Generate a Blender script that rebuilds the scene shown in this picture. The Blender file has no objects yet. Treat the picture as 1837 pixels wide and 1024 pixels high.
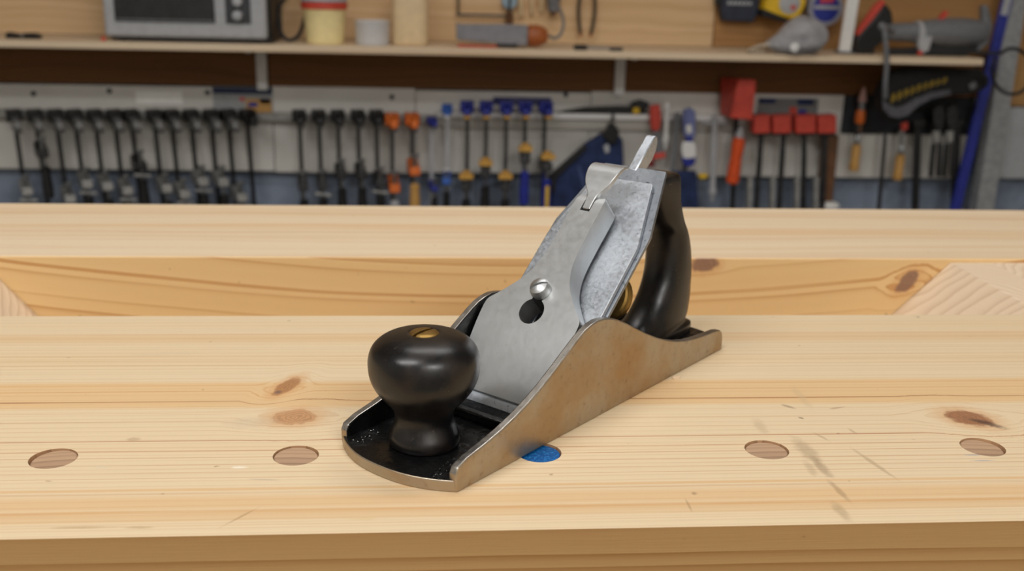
import bpy, bmesh, math, random
from mathutils import Vector, Matrix
random.seed(7)

# ------------------------------------------------------------------ camera
CXP, CYP, F = 918.5, 512.0, 1850.0
PIT, ROL, YAW, H = math.radians(16.46), math.radians(1.41), math.radians(-4.81), 0.19548
cp, sp = math.cos(PIT), math.sin(PIT)
fw, up, rt = Vector((0, cp, -sp)), Vector((0, sp, cp)), Vector((1, 0, 0))
cr, sr = math.cos(ROL), math.sin(ROL)
rt, up = rt*cr + up*sr, up*cr - rt*sr
RZ = Matrix.Rotation(YAW, 3, 'Z')
fw, up, rt = RZ@fw, RZ@up, RZ@rt
CAM = Vector((0, 0, H))

def ray(px, py):
    return fw + rt*((px-CXP)/F) - up*((py-CYP)/F)
def W(px, py, Y):
    """world point where the view through a pixel meets the upright plane y = Y"""
    d = ray(px, py); return CAM + d*(Y/d.y)
def G(px, py, z=0.0):
    """world point where the view through a pixel meets the level plane at height z"""
    d = ray(px, py); return CAM + d*((z-H)/d.z)

sc = bpy.context.scene
COL = sc.collection
cam = bpy.data.cameras.new('camera'); camo = bpy.data.objects.new('camera', cam); COL.objects.link(camo)
bk = -fw
camo.matrix_world = Matrix(((rt.x, up.x, bk.x, CAM.x), (rt.y, up.y, bk.y, CAM.y), (rt.z, up.z, bk.z, CAM.z), (0, 0, 0, 1)))
cam.sensor_width = 36; cam.lens = 36*F/1837
cam.clip_start = 0.01
cam.dof.use_dof = True; cam.dof.focus_distance = 0.455; cam.dof.aperture_fstop = 11.5
sc.camera = camo

# ------------------------------------------------------------------ world, lights, exposure
wd = bpy.data.worlds.new('world'); sc.world = wd; wd.use_nodes = True
wd.node_tree.nodes['Background'].inputs[0].default_value = (0.9, 0.95, 1.0, 1)
wd.node_tree.nodes['Background'].inputs[1].default_value = 0.15
sc.view_settings.view_transform = 'Standard'; sc.view_settings.look = 'None'
sc.view_settings.gamma = 1.0; sc.view_settings.use_curve_mapping = False
sc.view_settings.exposure = 0.29
CEIL, FLOOR = 1.65, -0.90
LAMPS = [(-0.95, -0.45, 21), (0.85, -1.65, 36), (0.2, 0.95, 8)]       # ceiling panels: x, y, watts
for (lx, ly, pw) in LAMPS:
    l = bpy.data.lights.new('panel_light', 'AREA'); l.shape = 'RECTANGLE'; l.size = 1.15; l.size_y = 0.28
    l.energy = pw; l.color = (1.0, 0.985, 0.97)
    o = bpy.data.objects.new('panel_light', l); COL.objects.link(o); o.location = (lx, ly, CEIL-0.052)

# ------------------------------------------------------------------ helpers
def lin(c):
    return tuple(((v/255)/12.92 if v/255 <= .04045 else ((v/255+.055)/1.055)**2.4) for v in c)
class NT:
    def __init__(s, name):
        s.m = bpy.data.materials.new(name); s.m.use_nodes = True; s.t = s.m.node_tree
        s.b = s.t.nodes['Principled BSDF']
    def n(s, ty, **kw):
        x = s.t.nodes.new(ty)
        for k, v in kw.items(): setattr(x, k, v)
        return x
    def put(s, sock, v):
        if isinstance(v, bpy.types.NodeSocket): s.t.links.new(v, sock)
        elif isinstance(v, (tuple, list)) and len(v) == 3 and sock.type == 'RGBA': sock.default_value = (*v, 1)
        else: sock.default_value = v
    def math(s, op, a, b=0.0, c=0.0, clamp=False):
        x = s.n('ShaderNodeMath', operation=op, use_clamp=clamp)
        s.put(x.inputs[0], a); s.put(x.inputs[1], b); s.put(x.inputs[2], c); return x.outputs[0]
    def mul(s, a, b): return s.math('MULTIPLY', a, b)
    def add(s, a, b): return s.math('ADD', a, b)
    def sub(s, a, b): return s.math('SUBTRACT', a, b)
    def step(s, v, a, b, lo=0.0, hi=1.0):
        x = s.n('ShaderNodeMapRange', interpolation_type='SMOOTHSTEP')
        for i, q in enumerate((v, a, b, lo, hi)): s.put(x.inputs[i], q)
        return x.outputs[0]
    def mix(s, f, a, b, blend='MIX'):
        x = s.n('ShaderNodeMix', data_type='RGBA', blend_type=blend)
        s.put(x.inputs[0], f); s.put(x.inputs[6], a); s.put(x.inputs[7], b); return x.outputs[2]
    def xyz(s, kind='Object'):
        tc = s.n('ShaderNodeTexCoord'); q = s.n('ShaderNodeSeparateXYZ'); s.t.links.new(tc.outputs[kind], q.inputs[0])
        return q.outputs
    def vec(s, x, y, z):
        q = s.n('ShaderNodeCombineXYZ')
        for i, v in enumerate((x, y, z)): s.put(q.inputs[i], v)
        return q.outputs[0]
    def noise(s, v, scale=1.0, detail=2.0, rough=0.5):
        x = s.n('ShaderNodeTexNoise'); s.put(x.inputs['Vector'], v); x.inputs['Scale'].default_value = scale
        x.inputs['Detail'].default_value = detail; x.inputs['Roughness'].default_value = rough
        return x.outputs['Fac']
    def bump(s, h, strength=0.2, dist=0.001):
        x = s.n('ShaderNodeBump'); s.put(x.inputs['Height'], h)
        x.inputs['Strength'].default_value = strength; x.inputs['Distance'].default_value = dist
        s.t.links.new(x.outputs[0], s.b.inputs['Normal'])
    def set(s, **kw):
        for k, v in kw.items(): s.put(s.b.inputs[k.replace('_', ' ')], v)

def mat(name, rgb, rough=0.5, metal=0.0, var=0.12, scale=60, bump=0.0, rgb2=None, bscale=None, spec=0.5):
    """one plain procedural material: colour with a soft mottling and optional fine relief"""
    m = NT(name); c = lin(rgb); x, y, z = m.xyz(); v = m.vec(x, y, z)
    nz = m.noise(v, scale, 4, .6)
    c2 = lin(rgb2) if rgb2 else tuple(q*(1-var*2) for q in c)
    f = m.step(nz, .35, .7)
    m.set(Base_Color=m.mix(f, c, c2), Metallic=metal, Roughness=m.step(nz, 0, 1, max(rough-.08, .02), rough+.08), Specular_IOR_Level=spec)
    if bump: m.bump(m.noise(v, bscale or scale*6, 3), bump, .0006)
    return m.m

def wood(name, light, dark, spacing=.012, warp=.012, axis='yz', knots=(), stains=(), para=None, strength=.75, fibre=.12, rough=.55, band=None, low=(1.5, 9), sharp=5.0, orange=None, lines=(), bandmix=.55, softmix=.25):
    """pine running along x: sawtooth growth rings over a warped grain coordinate, knots that bend the grain, stains"""
    m = NT(name); x, y, z = m.xyz()
    n1 = m.noise(m.vec(m.mul(x, low[0]), m.mul(y, low[1]), m.mul(z, low[1])), 1, 2, .5)
    n2 = m.noise(m.vec(m.mul(x, 9), m.mul(y, 40), m.mul(z, 40)), 1, 2, .5)
    if axis == 'yz': g = m.add(y, m.mul(z, .8))
    elif axis == 'z': g = m.add(z, m.mul(y, .1))
    else: g = y
    if para: g = m.sub(g, m.mul(m.math('POWER', m.math('ABSOLUTE', m.sub(x, para[0])), 2), para[1]))
    g = m.add(g, m.add(m.mul(m.sub(n1, .5), warp*2), m.mul(m.sub(n2, .5), warp*.22)))
    kf = None
    jag = m.noise(m.vec(m.mul(x, 160), m.mul(y, 160), m.mul(z, 160)), 1, 3, .6)
    for (kx, ky, rx, ry, kc, rot) in knots:
        q = z if axis == 'z' else y
        dx, dy = m.sub(x, kx), m.sub(q, ky)
        ca, sa = math.cos(rot), math.sin(rot)
        ex = m.math('DIVIDE', m.add(m.mul(dx, ca), m.mul(dy, sa)), rx); ey = m.math('DIVIDE', m.sub(m.mul(dy, ca), m.mul(dx, sa)), ry)
        d = m.math('SQRT', m.add(m.mul(ex, ex), m.mul(ey, ey)))
        d = m.add(d, m.mul(m.sub(jag, .5), .9))
        fall = m.step(d, 0.6, 3.6, 1, 0)
        sgn = m.step(dy, -.006, .006, -1, 1)
        g = m.sub(g, m.mul(m.mul(fall, sgn), ry*.9))
        k = m.step(d, .75, 1.15, 1, 0)
        kf = (kf or []) + [(k, kc, m.step(d, .9, 2.0, .45, 0), d)]
    u = m.math('DIVIDE', g, spacing)
    u = m.add(u, m.mul(m.noise(m.vec(0.3, m.mul(g, 22), 0), 1, 2, .6), 9))
    saw = m.math('FRACT', u)
    ring = m.math('POWER', saw, sharp)
    ring = m.mul(ring, m.step(m.noise(m.vec(m.mul(x, 3), m.mul(g, 60), 0), 1, 2), .25, .65, .25, 1))
    soft = m.mul(saw, softmix)
    fib = m.noise(m.vec(m.mul(x, 25), m.mul(y, 1400), m.mul(z, 1400)), 1, 3, .6)
    f = m.math('ADD', m.mul(m.add(ring, soft), strength), m.mul(m.sub(fib, .5), fibre*2), clamp=True)
    c = m.mix(f, lin(light), lin(dark))
    bn = m.noise(m.vec(m.mul(x, .8), m.mul(g, 30), m.mul(z, 4)), 1, 2)
    c = m.mix(m.step(bn, .5, .75, 0, bandmix), c, lin(orange or dark), 'MIX')
    if band:
        for (b0, b1, bc, bf) in band:
            q = z if axis == 'z' else m.add(y, m.mul(m.sub(n1, .5), .006))
            fb = m.mul(m.step(q, b0-.004, b0+.002), m.step(q, b1-.002, b1+.004, 1, 0))
            c = m.mix(m.mul(fb, bf), c, lin(bc))
    if lines:
        lw = m.add(g, m.mul(m.sub(m.noise(m.vec(m.mul(x, 5), m.mul(y, 30), 0), 1, 2), .5), .0012))
        fade = m.noise(m.vec(m.mul(x, 7), m.mul(y, 260), 0), 1, 3, .6)
        for (ly, lwid, lf, lc) in lines:
            dd = m.math('ABSOLUTE', m.sub(lw, ly))
            fl = m.mul(m.step(dd, lwid*.25, lwid, 1, 0), m.step(fade, .25, .6, lf*.35, lf))
            c = m.mix(fl, c, lin(lc))
    for (k, kc, halo, d) in (kf or []):
        c = m.mix(halo, c, lin((198, 142, 88)))
        kc2 = m.mix(m.step(m.math('FRACT', m.mul(d, 4.2)), .3, .9, 0, .5), lin(kc), tuple(q*.45 for q in lin(kc)))
        c = m.mix(m.mul(k, .88), c, kc2)
    for (sx, sy, rx, ry, rot, scol, sf) in stains:
        q = z if axis == 'z' else y
        dx, dy = m.sub(x, sx), m.sub(q, sy); ca, sa = math.cos(rot), math.sin(rot)
        ex = m.math('DIVIDE', m.add(m.mul(dx, ca), m.mul(dy, sa)), rx); ey = m.math('DIVIDE', m.sub(m.mul(dy, ca), m.mul(dx, sa)), ry)
        d = m.add(m.math('SQRT', m.add(m.mul(ex, ex), m.mul(ey, ey))), m.mul(m.sub(jag, .5), 1.3))
        c = m.mix(m.step(d, .35, 1.3, sf*.8, 0), c, lin(scol))
    spk = m.noise(m.vec(m.mul(x, 130), m.mul(y, 170), m.mul(z, 170)), 1, 2, .5)
    c = m.mix(m.step(spk, .74, .80, 0, .5), c, lin((120, 88, 60)))
    m.set(Base_Color=c, Roughness=m.step(fib, 0, 1, rough-.1, rough+.1), Specular_IOR_Level=.35)
    m.bump(m.add(fib, m.mul(ring, .6)), .12, .0008)
    return m.m

# ---- shapes
def box(bm, x0, x1, y0, y1, z0, z1):
    v = [bm.verts.new(p) for p in ((x0,y0,z0),(x1,y0,z0),(x1,y1,z0),(x0,y1,z0),(x0,y0,z1),(x1,y0,z1),(x1,y1,z1),(x0,y1,z1))]
    for q in ((0,3,2,1),(4,5,6,7),(0,1,5,4),(1,2,6,5),(2,3,7,6),(3,0,4,7)): bm.faces.new([v[i] for i in q])
    return bm
def loft(bm, rings, caps=True, closed=True):
    R = [[bm.verts.new(p) for p in r] for r in rings]
    n = len(R[0])
    for a, b in zip(R, R[1:]):
        for i in range(n if closed else n-1):
            j = (i+1) % n
            try: bm.faces.new((a[i], a[j], b[j], b[i]))
            except ValueError: pass
    if caps and closed:
        for r in (R[0], R[-1]):
            try: bm.faces.new(r)
            except ValueError: pass
    return bm
def frame(d):
    d = d.normalized(); a = Vector((0, 0, 1)) if abs(d.z) < .9 else Vector((1, 0, 0))
    e = d.cross(a).normalized(); return e, d.cross(e).normalized()
def cyl(bm, p0, p1, r0, r1=None, seg=20):
    p0, p1 = Vector(p0), Vector(p1); r1 = r0 if r1 is None else r1
    e, g = frame(p1-p0)
    return loft(bm, [[p+(e*math.cos(t)+g*math.sin(t))*r for t in [2*math.pi*i/seg for i in range(seg)]] for p, r in ((p0, r0), (p1, r1))])
def spun(bm, p0, ax, prof, seg=32, sq=None):
    """profile of (radius, distance along the axis)"""
    p0 = Vector(p0); ax = Vector(ax).normalized(); e, g = frame(ax)
    return loft(bm, [[p0+ax*h+(e*math.cos(t)+g*math.sin(t))*max(r, 1e-5) for t in [2*math.pi*i/seg for i in range(seg)]] for r, h in prof])
def smooth_path(pts, n=6):
    pts = [Vector(p) for p in pts]; out = []
    P = [pts[0]*2-pts[1]] + pts + [pts[-1]*2-pts[-2]]
    for i in range(1, len(P)-2):
        for k in range(n):
            t = k/n; a, b, c, d = P[i-1:i+3]
            out.append(.5*((2*b)+(c-a)*t+(2*a-5*b+4*c-d)*t*t+(3*b-a-3*c+d)*t**3))
    return out+[pts[-1]]
def tube(bm, pts, r, seg=10, n=6):
    P = smooth_path(pts, n); rings = []; e = None
    for i, p in enumerate(P):
        d = (P[min(i+1, len(P)-1)]-P[max(i-1, 0)]).normalized()
        e = frame(d)[0] if e is None else (e-d*e.dot(d)).normalized()
        g = d.cross(e)
        rings.append([p+(e*math.cos(t)+g*math.sin(t))*r for t in [2*math.pi*k/seg for k in range(seg)]])
    return loft(bm, rings)
def prism(bm, pts, a, b, axis='y'):
    """closed polygon given in the two other axes, extruded from a to b"""
    def P(q, h): return {'y': (q[0], h, q[1]), 'x': (h, q[0], q[1]), 'z': (q[0], q[1], h)}[axis]
    return loft(bm, [[P(q, a) for q in pts], [P(q, b) for q in pts]])
def xf(bm, M, start=0):
    for v in list(bm.verts)[start:]: v.co = M @ v.co
    return bm
def B(): return bmesh.new()

def mk(name, bm, m, parent=None, bev=0.0, ang=35, seg=2, sub=0):
    bmesh.ops.recalc_face_normals(bm, faces=bm.faces[:])
    me = bpy.data.meshes.new(name); bm.to_mesh(me); bm.free()
    ms = m if isinstance(m, (list, tuple)) else [m]
    for q in ms: me.materials.append(q)
    for p in me.polygons: p.use_smooth = True
    me.set_sharp_from_angle(angle=math.radians(ang))
    o = bpy.data.objects.new(name, me); COL.objects.link(o)
    if parent: o.parent = parent
    if bev:
        b = o.modifiers.new('bevel', 'BEVEL'); b.width = bev; b.segments = seg; b.limit_method = 'ANGLE'; b.angle_limit = math.radians(32)
    if sub:
        s = o.modifiers.new('sub', 'SUBSURF'); s.levels = sub; s.render_levels = sub
    return o
def cut(o, bm):
    """carve a shape out of a mesh for good"""
    bmesh.ops.recalc_face_normals(bm, faces=bm.faces[:])
    me = bpy.data.meshes.new('cutter'); bm.to_mesh(me); bm.free()
    c = bpy.data.objects.new('cutter', me); COL.objects.link(c)
    par = o.parent; o.parent = None
    md = o.modifiers.new('cut', 'BOOLEAN'); md.operation = 'DIFFERENCE'; md.object = c; md.solver = 'EXACT'
    dg = bpy.context.evaluated_depsgraph_get(); dg.update()
    nm = bpy.data.meshes.new_from_object(o.evaluated_get(dg))
    o.modifiers.remove(md); old = o.data; o.data = nm; nm.name = old.name
    bpy.data.objects.remove(c); o.parent = par
    for p in nm.polygons: p.use_smooth = True
    nm.set_sharp_from_angle(angle=math.radians(30))
def thing(name, label, cat, loc=(0, 0, 0), rot=(0, 0, 0), group=None):
    o = bpy.data.objects.new(name, None); COL.objects.link(o); o.location = loc; o.rotation_euler = rot
    o.empty_display_size = .02
    return tag(o, label, cat, group)
def tag(o, label, cat, group=None):
    o['label'] = label; o['category'] = cat
    if group: o['group'] = group
    return o
def struct(name, bm, m, **k):
    o = mk(name, bm, m, **k); o['kind'] = 'structure'; return o

# ------------------------------------------------------------------ materials
KN = [G(515, 692), G(528, 748), G(1738, 750)]
st = []
for (px, py, rx, ry, rot, c, f) in [
        (430, 838, .0035, .0012, 0, (240, 234, 220), .8), (470, 860, .006, .0009, -.1, (172, 158, 140), .6), (185, 838, .004, .0012, 0, (208, 196, 168), .6),
        (450, 757, .012, .006, .1, (196, 178, 150), .5), (240, 788, .003, .002, 0, (150, 122, 90), .5), (435, 925, .010, .0006, .9, (150, 118, 80), .6),
        (150, 946, .012, .0012, 0, (160, 132, 92), .5), (250, 946, .005, .001, 0, (150, 120, 80), .5), (300, 560+75, .02, .003, .05, (206, 188, 156), .5),
        (1760, 826, .006, .0006, 0, (110, 130, 170), .6), (1745, 816, .004, .0008, 0, (120, 140, 170), .5), (648, 930, .006, .0016, 0, (206, 180, 130), .5), (1235, 905, .0006, .006, 0, (140, 112, 80), .5)]:
    g = G(px, py); st.append((g.x, g.y, rx, ry, rot, c, f))
for (xa, ya, xb, yb, wd_, c, f) in [(1428, 788, 1468, 830, .0042, (156, 134, 104), .6), (1460, 822, 1490, 856, .0026, (146, 122, 94), .65), (1446, 828, 1462, 852, .0022, (164, 140, 108), .5), (1486, 860, 1524, 900, .0016, (152, 124, 92), .65),
        (1496, 902, 1522, 932, .0026, (160, 136, 102), .6), (1534, 808, 1604, 856, .0013, (158, 134, 102), .6), (1354, 750, 1372, 776, .003, (182, 160, 128), .55), (1424, 695, 1452, 730, .0026, (196, 170, 132), .55), (1404, 726, 1424, 732, .0014, (120, 98, 74), .7), (1432, 748, 1442, 751, .0012, (104, 80, 64), .8),
        (1460, 776, 1486, 790, .001, (150, 122, 92), .5), (1522, 768, 1536, 778, .001, (150, 122, 92), .5), (1490, 733, 1512, 730, .001, (140, 100, 76), .6), (1200, 660, 1230, 640, .001, (170, 150, 120), .4), (1240, 884, 1250, 886, .0016, (120, 94, 66), .6)]:
    a, b = G(xa, ya), G(xb, yb); st.append(((a.x+b.x)/2, (a.y+b.y)/2, (b-a).length/2*1.15, wd_, math.atan2(b.y-a.y, b.x-a.x), c, f))
ln = []
for (py, w_, f, c) in [(583, .6, .25, (196, 158, 112)), (600, 1.2, .5, (200, 152, 104)), (607, .5, .5, (186, 132, 88)), (619, .4, .35, (190, 144, 98)), (627, .5, .4, (190, 144, 98)), (633, .4, .35, (190, 144, 98)), (640, .6, .5, (184, 136, 92)), (648, .5, .5, (184, 136, 92)), (656, .5, .45, (184, 136, 92)), (662, .4, .4, (190, 144, 98)), (671, .4, .3, (190, 144, 98)),
        (692, .9, .4, (196, 140, 82)), (703, .6, .5, (188, 128, 76)), (721, .8, .85, (150, 92, 54)), (730, .4, .4, (190, 144, 98)), (741, .5, .35, (190, 144, 98)), (756, .6, .5, (180, 132, 90)), (773, .4, .35, (190, 144, 98)), (791, .7, .75, (168, 104, 70)), (809, .5, .65, (176, 118, 82)), (821, .4, .55, (180, 124, 86)), (834, .4, .5, (180, 124, 86)), (841, .35, .45, (180, 124, 86)), (848, .4, .5, (180, 128, 88)), (858, .4, .5, (184, 134, 92)), (879, 1.6, .5, (204, 154, 92)), (886, .5, .4, (190, 140, 90)), (919, 1.6, .6, (198, 144, 82)), (934, .5, .35, (196, 150, 96)), (944, .6, .3, (196, 150, 96))]:
    ln.append((G(330, py).y, w_*.0012, f, c))
by = lambda py: G(918, py).y
M_SLAB = wood('pine_slab', (219, 198, 164), (178, 134, 92), spacing=.0042, warp=.0022, strength=.30, sharp=5, low=(1.2, 6), axis='y', orange=(214, 176, 122), lines=ln, bandmix=.22, softmix=.12,
    knots=[(KN[0].x, KN[0].y, .0045, .0125, (172, 122, 80), -.35), (KN[1].x, KN[1].y, .0105, .0085, (190, 142, 100), .1), (KN[2].x, KN[2].y, .009, .011, (150, 100, 68), .9)],
    stains=st+[(KN[2].x+.006, KN[2].y-.006, .009, .0028, -.75, (62, 50, 48), .85), (KN[0].x-.0035, KN[0].y-.008, .002, .0022, 0, (96, 82, 84), .8)],
    band=[(by(726), by(684), (214, 168, 106), .5), (by(902), by(884), (208, 160, 100), .45), (by(922), by(912), (204, 158, 100), .4), (by(566), by(598), (232, 212, 176), .4), (by(612), by(600), (210, 174, 128), .5)])
M_APRON = wood('pine_front_edge', (176, 138, 88), (140, 94, 46), spacing=.016, warp=.005, axis='z', strength=.7, sharp=3, low=(.8, 8), orange=(150, 106, 56))
M_REAR = wood('pine_rear_slab', (224, 204, 174), (196, 146, 92), spacing=.060, warp=.03, axis='y', strength=.42, sharp=3, bandmix=.4, low=(1.0, 5), fibre=.06, orange=(212, 166, 108))
kz = [W(1262, 474, .7325), W(1632, 505, .7325)]
M_FACE = wood('pine_rear_face', (224, 190, 136), (186, 132, 74), spacing=.030, warp=.006, axis='z', para=(.07, .20), strength=.8, sharp=7, low=(2.0, 12), fibre=.05, orange=(212, 170, 112), bandmix=.35, softmix=.15,
    knots=[(kz[0].x, kz[0].z, .011, .006, (140, 104, 86), .1), (kz[1].x-.002, kz[1].z, .006, .011, (140, 106, 88), -.7)])
def endgrain():
    m = NT('pine_end_grain'); x, y, z = m.xyz()
    n = m.noise(m.vec(m.mul(x, 14), m.mul(y, 14), m.mul(z, 14)), 1, 2)
    d = m.add(m.add(m.math('ABSOLUTE', m.mul(m.sub(x, .43), .9)), m.mul(m.sub(y, .66), -.55)), m.add(m.mul(z, .6), m.mul(n, .03)))
    r = m.math('POWER', m.math('FRACT', m.math('DIVIDE', d, .0072)), 3)
    f = m.noise(m.vec(m.mul(x, 700), m.mul(y, 700), m.mul(z, 700)), 1, 2)
    m.set(Base_Color=m.mix(m.math('ADD', m.mul(r, .55), m.mul(m.sub(f, .5), .25), clamp=True), lin((226, 204, 176)), lin((182, 148, 112))), Roughness=.7)
    return m.m
M_END = endgrain()
M_HOLE = wood('hole_wall', (186, 148, 112), (128, 92, 64), spacing=.004, warp=.004, axis='y', strength=.6)
M_PLY = wood('plywood_upper', (222, 190, 148), (190, 150, 104), spacing=.07, warp=.06, axis='z', strength=.55, sharp=2, low=(1.2, 5), fibre=.05, orange=(208, 170, 124), rough=.6)
M_BROWN = wood('brown_shade_board', (128, 86, 44), (88, 54, 24), spacing=.05, warp=.05, axis='z', strength=.55, sharp=2, low=(1.4, 6), fibre=.1, orange=(104, 66, 30), rough=.6)  # board under the shelf, browned deeper so its colour carries the shelf's shadow
M_SHELF = wood('shelf_pine', (228, 208, 180), (190, 150, 106), spacing=.012, warp=.01, axis='yz', strength=.5)
M_WHITE = mat('white_board', (214, 211, 205), .5, var=.05, scale=6)
M_BLUEWALL = mat('blue_grey_wall', (140, 152, 172), .7, var=.2, scale=9, rgb2=(108, 120, 138))
M_CONC = mat('concrete', (120, 116, 110), .8, var=.1, scale=4)
M_PAINT = mat('wall_paint', (196, 192, 184), .8, var=.04, scale=3)
M_CEIL = mat('ceiling_paint', (214, 212, 206), .8, var=.03, scale=3)
M_BLACK = mat('black_paint', (22, 22, 24), .4, var=.2)
M_BLKPL = mat('black_plastic', (26, 26, 28), .45, var=.2)
M_RUB = mat('rubber', (34, 34, 36), .65, var=.15)
M_STEEL = mat('steel', (150, 152, 154), .35, 1.0, var=.12)
M_DSTEEL = mat('dark_steel', (74, 74, 76), .4, .9, var=.2)
M_GREYJAW = mat('grey_casting', (172, 172, 170), .45, .5, var=.15)
M_GREYARM = mat('grey_arm', (140, 140, 140), .45, .4, var=.15)
M_ORANGE = mat('orange_paint', (226, 112, 34), .45, var=.1)
M_ORANGE2 = mat('orange_plastic', (226, 84, 30), .4, var=.08)
M_RED = mat('red_paint', (214, 74, 58), .5, var=.1)
M_BLUE = mat('blue_plastic', (38, 50, 150), .4, var=.12)
M_LBLUE = mat('light_blue_plastic', (52, 104, 196), .4, var=.1)
M_NAVY = mat('navy_cloth', (36, 52, 96), .85, var=.25, scale=30, bump=.3)
M_YEL = mat('yellow_plastic', (232, 190, 34), .4, var=.08)
M_AMBER = mat('amber_pad', (214, 164, 74), .5, var=.1)
M_HWOOD = mat('handle_wood', (206, 158, 88), .45, var=.1, scale=25)
M_BRWOOD = mat('brown_wood', (112, 74, 44), .5, var=.2, scale=25)
M_LGREY = mat('light_grey_plastic', (176, 178, 182), .45, var=.06)
M_MGREY = mat('mid_grey_plastic', (116, 118, 122), .5, var=.1)
M_WHT = mat('white_plastic', (232, 232, 230), .4, var=.04)
M_CREAM = mat('cream_plastic', (250, 232, 172), .4, var=.05)
M_TAN = mat('tan_plastic', (226, 200, 158), .45, var=.06)
M_RUST = mat('rust_orange', (168, 92, 44), .5, var=.12)
M_PAPER = mat('paper', (246, 245, 241), .8, var=.03)
M_FABG = mat('grey_fabric', (168, 168, 172), .85, var=.12, scale=40, bump=.3)
M_GLASS = mat('dark_glass', (52, 53, 56), .12, var=.15)
M_PINK = mat('pink_tip', (206, 160, 150), .5, var=.08)

# ------------------------------------------------------------------ room shell
DY = 0.58          # the back wall stands this much farther than the first survey put it
YB = 2.060+DY        # blue-grey wall behind everything
YP = 2.020+DY        # faces of the boards fixed to it
XL, XR, YF = -2.4, 2.8, -2.2
struct('floor', box(B(), XL, XR, YF, YB+.1, FLOOR-.1, FLOOR), M_CONC)
struct('ceiling', box(B(), XL, XR, YF, YB+.1, CEIL, CEIL+.1), M_CEIL)
struct('wall_left', box(B(), XL-.1, XL, YF, YB+.1, FLOOR, CEIL), M_PAINT)
struct('wall_right', box(B(), XR, XR+.1, YF, YB+.1, FLOOR, CEIL), M_PAINT)
struct('wall_front', box(B(), XL, XR, YF-.1, YF, FLOOR, CEIL), M_PAINT)
wb = struct('wall_back', box(B(), XL, XR, YB, YB+.1, FLOOR, CEIL), M_BLUEWALL)
for (lx, ly, pw) in LAMPS:
    t = thing('ceiling_light', 'slim white LED panel lamp under the workshop ceiling', 'lamp', (lx, ly, CEIL-.05), group='ceiling panel lamps')
    b = box(B(), -.6, .6, -.16, .16, .012, .05); mk('housing', b, M_WHT, t, .004)
    e = NT('lamp_diffuser'); e.set(Base_Color=(.9, .9, .9), Emission_Color=(1, .97, .92), Emission_Strength=pw/8.0)
    mk('diffuser', box(B(), -.58, .58, -.145, .145, 0, .012), e.m, t)

# boards on the back wall: brown strip darkened for the shelf's shade, upper plywood, white boards
ZS1, ZS0 = W(918, 89, 1.78+DY).z, W(918, 102, 1.78+DY).z       # shelf top and underside
ZB1, ZB0 = (W(918, 157, YP).z+W(60, 153, YP).z)/2, W(700, 309, YP).z      # white boards
XBE = W(1745, 250, YP).x
XPOST = W(1757, 376, (1.95+DY)).x
def board(name, x0, x1, z0, z1, m, y0=YP, n=None):
    o = mk(name, box(B(), x0, x1, y0, YB, z0, z1), m, bev=.0015); o.parent = wb; return o
XU = W(1283, 20, YP).x
board('plywood_panel', XL+.01, XU-.001, ZS1+.0005, CEIL-.01, M_PLY)
board('plywood_panel', XU+.001, XR-.01, ZS1+.0005, CEIL-.01, wood('plywood_right_shaded', (176, 132, 82), (136, 94, 52), spacing=.08, warp=.05, axis='z', strength=.5, sharp=2, orange=(150, 108, 62)))  # right plywood coloured darker to hold the shadows of the hanging things
board('brown_shade_board', XL+.01, XBE, ZB1+.001, ZS1-.0005, M_BROWN)
XW = [XL+.01, W(488, 180, YP).x, W(745, 180, YP).x, W(1060, 180, YP).x, XBE]
for i in range(4): board('white_board', XW[i]+.0008, XW[i+1]-.0008, ZB0-.003*(i % 2), ZB1-.004*(i in (0, 2)), M_WHITE, YP+.002*(i % 2))
for (px, py) in [(196, 163), (372, 166), (703, 174), (60, 168), (1015, 170)]:
    p = W(px, py, YP); o = mk('screw_head', spun(B(), (p.x, YP-.0035, p.z), (0, 1, 0), [(.0, 0), (.005, .0005), (.0065, .003), (.0065, .004)], 16), M_DSTEEL); o.parent = wb
tp = W(1822, 150, YP)
board('tan_panel', tp.x-.018, tp.x+.5, W(1822, 190, YP).z, ZS1-.001, wood('tan_panel_wood', (178, 138, 88), (150, 110, 64), axis='z', spacing=.06, warp=.04, strength=.5), YP-.004)
board('white_panel', W(1772, 260, YP).x, XR-.02, W(1800, 320, YP).z, W(1822, 192, YP).z-.001, mat('pale_panel', (176, 180, 184), .5, var=.04))
board('shadow_panel', W(1512, 200, YP).x, W(1745, 200, YP).x, W(1600, 240, YP).z, ZB1, mat('shadow_panel', (34, 36, 42), .7, var=.2), YP-.006)  # dark sheet standing in for the deep shadow behind the tools

# ------------------------------------------------------------------ workbench
bench = thing('workbench', 'pale pine workbench with a tool tray and a row of round dog holes', 'workbench', (0, 0, 0))
Y0, Y1, Y2, Y3 = .3400, .5950, .7325, .9100
BX0, BX1 = -1.02, 1.28
ov = box(B(), BX0, BX1, Y0, Y1, -.085, 0)
slab = mk('front_slab', ov, [M_SLAB, M_APRON], bench)
for p in slab.data.polygons:
    if abs(p.normal.y) > .5: p.material_index = 1
HX = [G(97, 820).x, G(531, 816).x, G(968, 814).x, G(1376, 807).x, G(1760, 799).x]
HX = [HX[0]-.2032, HX[0]-.1016] + HX + [HX[-1]+.1016*k for k in range(1, 6)]
slab.data.materials.append(M_HOLE)
for hx in HX:
    c = cyl(B(), (hx, .4053, -.2), (hx, .4053, .1), .0096, seg=48)
    cut(slab, c)
for p in slab.data.polygons:
    c = p.center
    if abs(p.normal.z) < .3 and Y0+.01 < c.y < Y1-.01 and BX0+.01 < c.x < BX1-.01: p.material_index = 2
b = slab.modifiers.new('bevel', 'BEVEL'); b.width = .0009; b.segments = 2; b.limit_method = 'ANGLE'; b.angle_limit = math.radians(50)
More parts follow.
